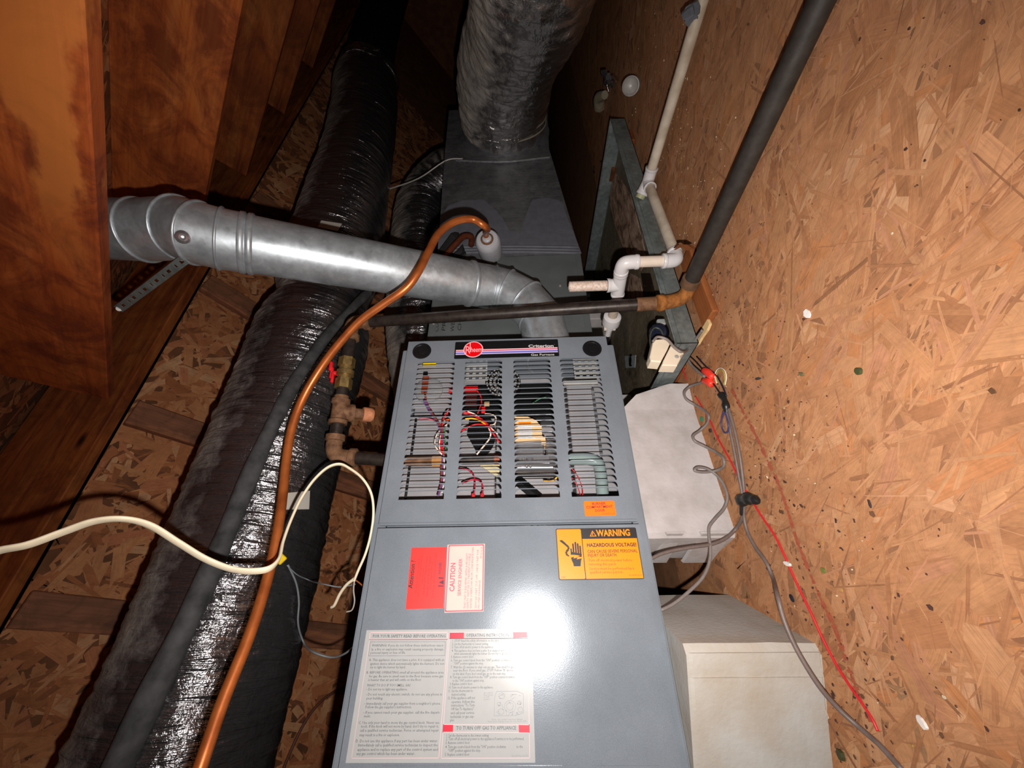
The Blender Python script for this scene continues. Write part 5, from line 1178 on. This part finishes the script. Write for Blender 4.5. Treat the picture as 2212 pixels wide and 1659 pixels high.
for k, c in zip('abcd', ((78, 48, 40), (104, 70, 46), (226, 206, 178), (190, 150, 70))): lit.append(stuff(tag(build('floor_litter', bits[k], plain('litter_' + 'dark brown pale ochre'.split()['abcd'.index(k)], c, .8, 0, .2, 200), None), {'a': 'dark crumbs and droppings scattered over the strand board floor', 'b': 'brown leaf crumbs scattered over the strand board floor', 'c': 'pale flecks and wood dust strewn on the strand board floor', 'd': 'ochre flecks strewn beside the black pipe on the floor'}[k], 'litter')))
bits['a'] = MB(); 
for _ in range(240):
    x, y = rr.uniform(-.5, .06), rr.uniform(.55, 1.5); bit(bits['a'], (x, y, PB + .0032), rr.uniform(.0012, .004))
stuff(build('pan_litter', bits['a'], plain('litter_pan', (104, 84, 62), .8, 0, .3, 120), pan))
mb = MB()
for _ in range(14):
    z, y = rr.uniform(.02, .19), rr.uniform(-.19, -.05); bit(mb, (0, 0, 0), .002)
def scrap(px, py, s, mat, label, cat='scrap', n=6, el=1.0, th=.002, ang=0):
    p = on(px, py, 'z', .0015); m = MB(); P = [(s * math.cos(6.283 * k / n) * rr.uniform(.75, 1), s * el * math.sin(6.283 * k / n) * rr.uniform(.75, 1)) for k in range(n)]
    u, v, w = frame((rr.uniform(-.15, .15), rr.uniform(-.15, .15), 1), (math.cos(ang), math.sin(ang), 0)); m.prism(P, p, u, v, w, 0, th)
    return tag(build('floor_scrap', m, mat, None), label, cat)
M_WHT = plain('white_fleck', (236, 226, 220), .7, 0, .06, 60)
scrap(1640, 818, .0065, plain('dark_grey_stub', (58, 60, 62), .5), 'short dark grey stub of wire on the open floor right of the wire loop', 'scrap', 6, .35, .004, 1.2)
scrap(1745, 678, .0085, M_WHT, 'white curled fleck with dark twig on the open floor right of the black pipe', 'scrap', 7, .8)
scrap(1858, 802, .0055, plain('olive_seed', (70, 74, 44), .6), 'round olive-brown seed on the floor at right', 'seed', 9, .9, .004)
scrap(1733, 808, .0050, plain('green_brown_seed', (112, 104, 70), .6), 'small greenish seed on the floor below the white fleck', 'seed', 9, .6, .003, .6)
scrap(1516, 905, .0075, plain('green_plastic', (40, 136, 96), .4), 'green plastic scrap beside the coiled grey cable', 'scrap', 7, .9, .002)
scrap(1536, 930, .0055, plain('dark_lump', (62, 44, 40), .8), 'dark brown lump beside the red wire and coiled cable', 'scrap', 6, 1.0, .004)
scrap(1703, 1218, .0085, M_WHT, 'white crumpled scrap touching the red wire', 'scrap', 8, .45, .004, 1.1)
scrap(1780, 1232, .0045, plain('green_crumb', (112, 118, 56), .6), 'green crumb on the floor right of the red wire', 'scrap', 7, .8, .003)
scrap(1712, 1292, .0062, plain('blue_black_scrap', (34, 36, 46), .5), 'blue-black scrap between grey cable and red wire', 'scrap', 6, .6, .003)
scrap(1995, 1562, .0075, M_WHT, 'white oval fleck at the lower right of the floor', 'scrap', 9, .6, .003, .5)
scrap(1820, 1632, .0075, plain('dark_olive_seed', (66, 66, 36), .6), 'dark olive seed beside the lower end of the grey cable', 'seed', 9, .9, .005)
scrap(1880, 1088, .007, plain('charcoal_sliver', (60, 50, 50), .6), 'charcoal sliver on the floor at right, level with the orange warning label', 'scrap', 5, .22, .002, -.3)
scrap(1538, 640, .0060, M_WHT, 'pale stone-like chip beside the black pipe and orange timber', 'chip', 7, .9, .005)
scrap(1527, 655, .0045, plain('yellow_leaf', (226, 190, 50), .6), 'bright yellow leaf crumb beside the orange timber offcut', 'leaf', 6, .5, .001, .8)
# faded red chalk line on the floor
m = MB(); ck = [(1580, 840), (1605, 890), (1632, 940), (1660, 1000), (1685, 1055), (1700, 1100), (1722, 1170), (1748, 1235), (1775, 1300), (1800, 1350), (1825, 1420), (1850, 1490), (1880, 1560)]
P = catmull([V(on(a, b, 'z', .0019)) for a, b in ck], 10)
for i in range(len(P) - 1):
    if rr.random() < .08: continue
    d = nrm(P[i + 1] - P[i]); s = np.cross(d, (0, 0, 1)) * rr.uniform(.0015, .0060); m.add([P[i] - s, P[i + 1] - s, P[i + 1] + s, P[i] + s], [(0, 1, 2, 3)])
stuff(build('chalk_line', m, plain('red_chalk', (172, 88, 60), .9, 0, .15, 200), floor))
# far scraps by the pan's end
c = V(on(1362, 186, 'z', .045)); tw_ = nrm(CAM - c); m = MB(); m.lathe([(.028, -.05), (.028, 0), (.0255, .001), (.024, -.004), (.017, -.014), (.0001, -.02)], c, nrm(tw_ + V((0, -.1, .2))), 28); tag(build('metal_cup', m, plain('dull_tin', (190, 184, 180), .5, .4), None, 50), 'small shiny round metal cup on the floor far behind the pan', 'cup')
c = V(on(1318, 172, 'z', .04)); m = MB()
for k in range(9):
    f_ = frame(nrm((rr.uniform(-1, 1), rr.uniform(-1, .2), rr.uniform(0, 1)))); m.prism([(.03 * math.cos(a) * rr.uniform(.5, 1), .025 * math.sin(a) * rr.uniform(.5, 1)) for a in np.linspace(0, 6.28, 6)[:-1]], c + V((rr.uniform(-.03, .03), rr.uniform(-.03, .03), rr.uniform(-.02, .03))), *f_, 0, .002)
tag(build('foil_scrap', m, M_FOILT, None), 'crumpled foil scrap beside the round metal cup', 'foil')
c = V(on(1293, 215, 'z', .03)); m = MB(); m.tube([c + V((-.03, 0, -.01)), c + V((.02, -.03, .005)), c + V((.05, -.08, -.01))], lambda t: .03 - .012 * t, 8); tag(build('beige_rag', m, plain('beige_rag', (150, 138, 116), .8, 0, .2, 30, .4), None, 60), 'beige rag or foam lump left of the foil scrap', 'rag')
c = V(on(1313, 362, 'z', PB + .004)); shard('bark_chip', [(1303, 350), (1316, 345), (1326, 352), (1330, 372), (1322, 392), (1310, 378)], PB + .004, .012, plain('bark_brown', (118, 62, 28), .7, 0, .3, 60, .4), 'reddish brown bark chip at the upper end of the pan silt', 'wood chip')
bpy.data.objects.remove(TO)
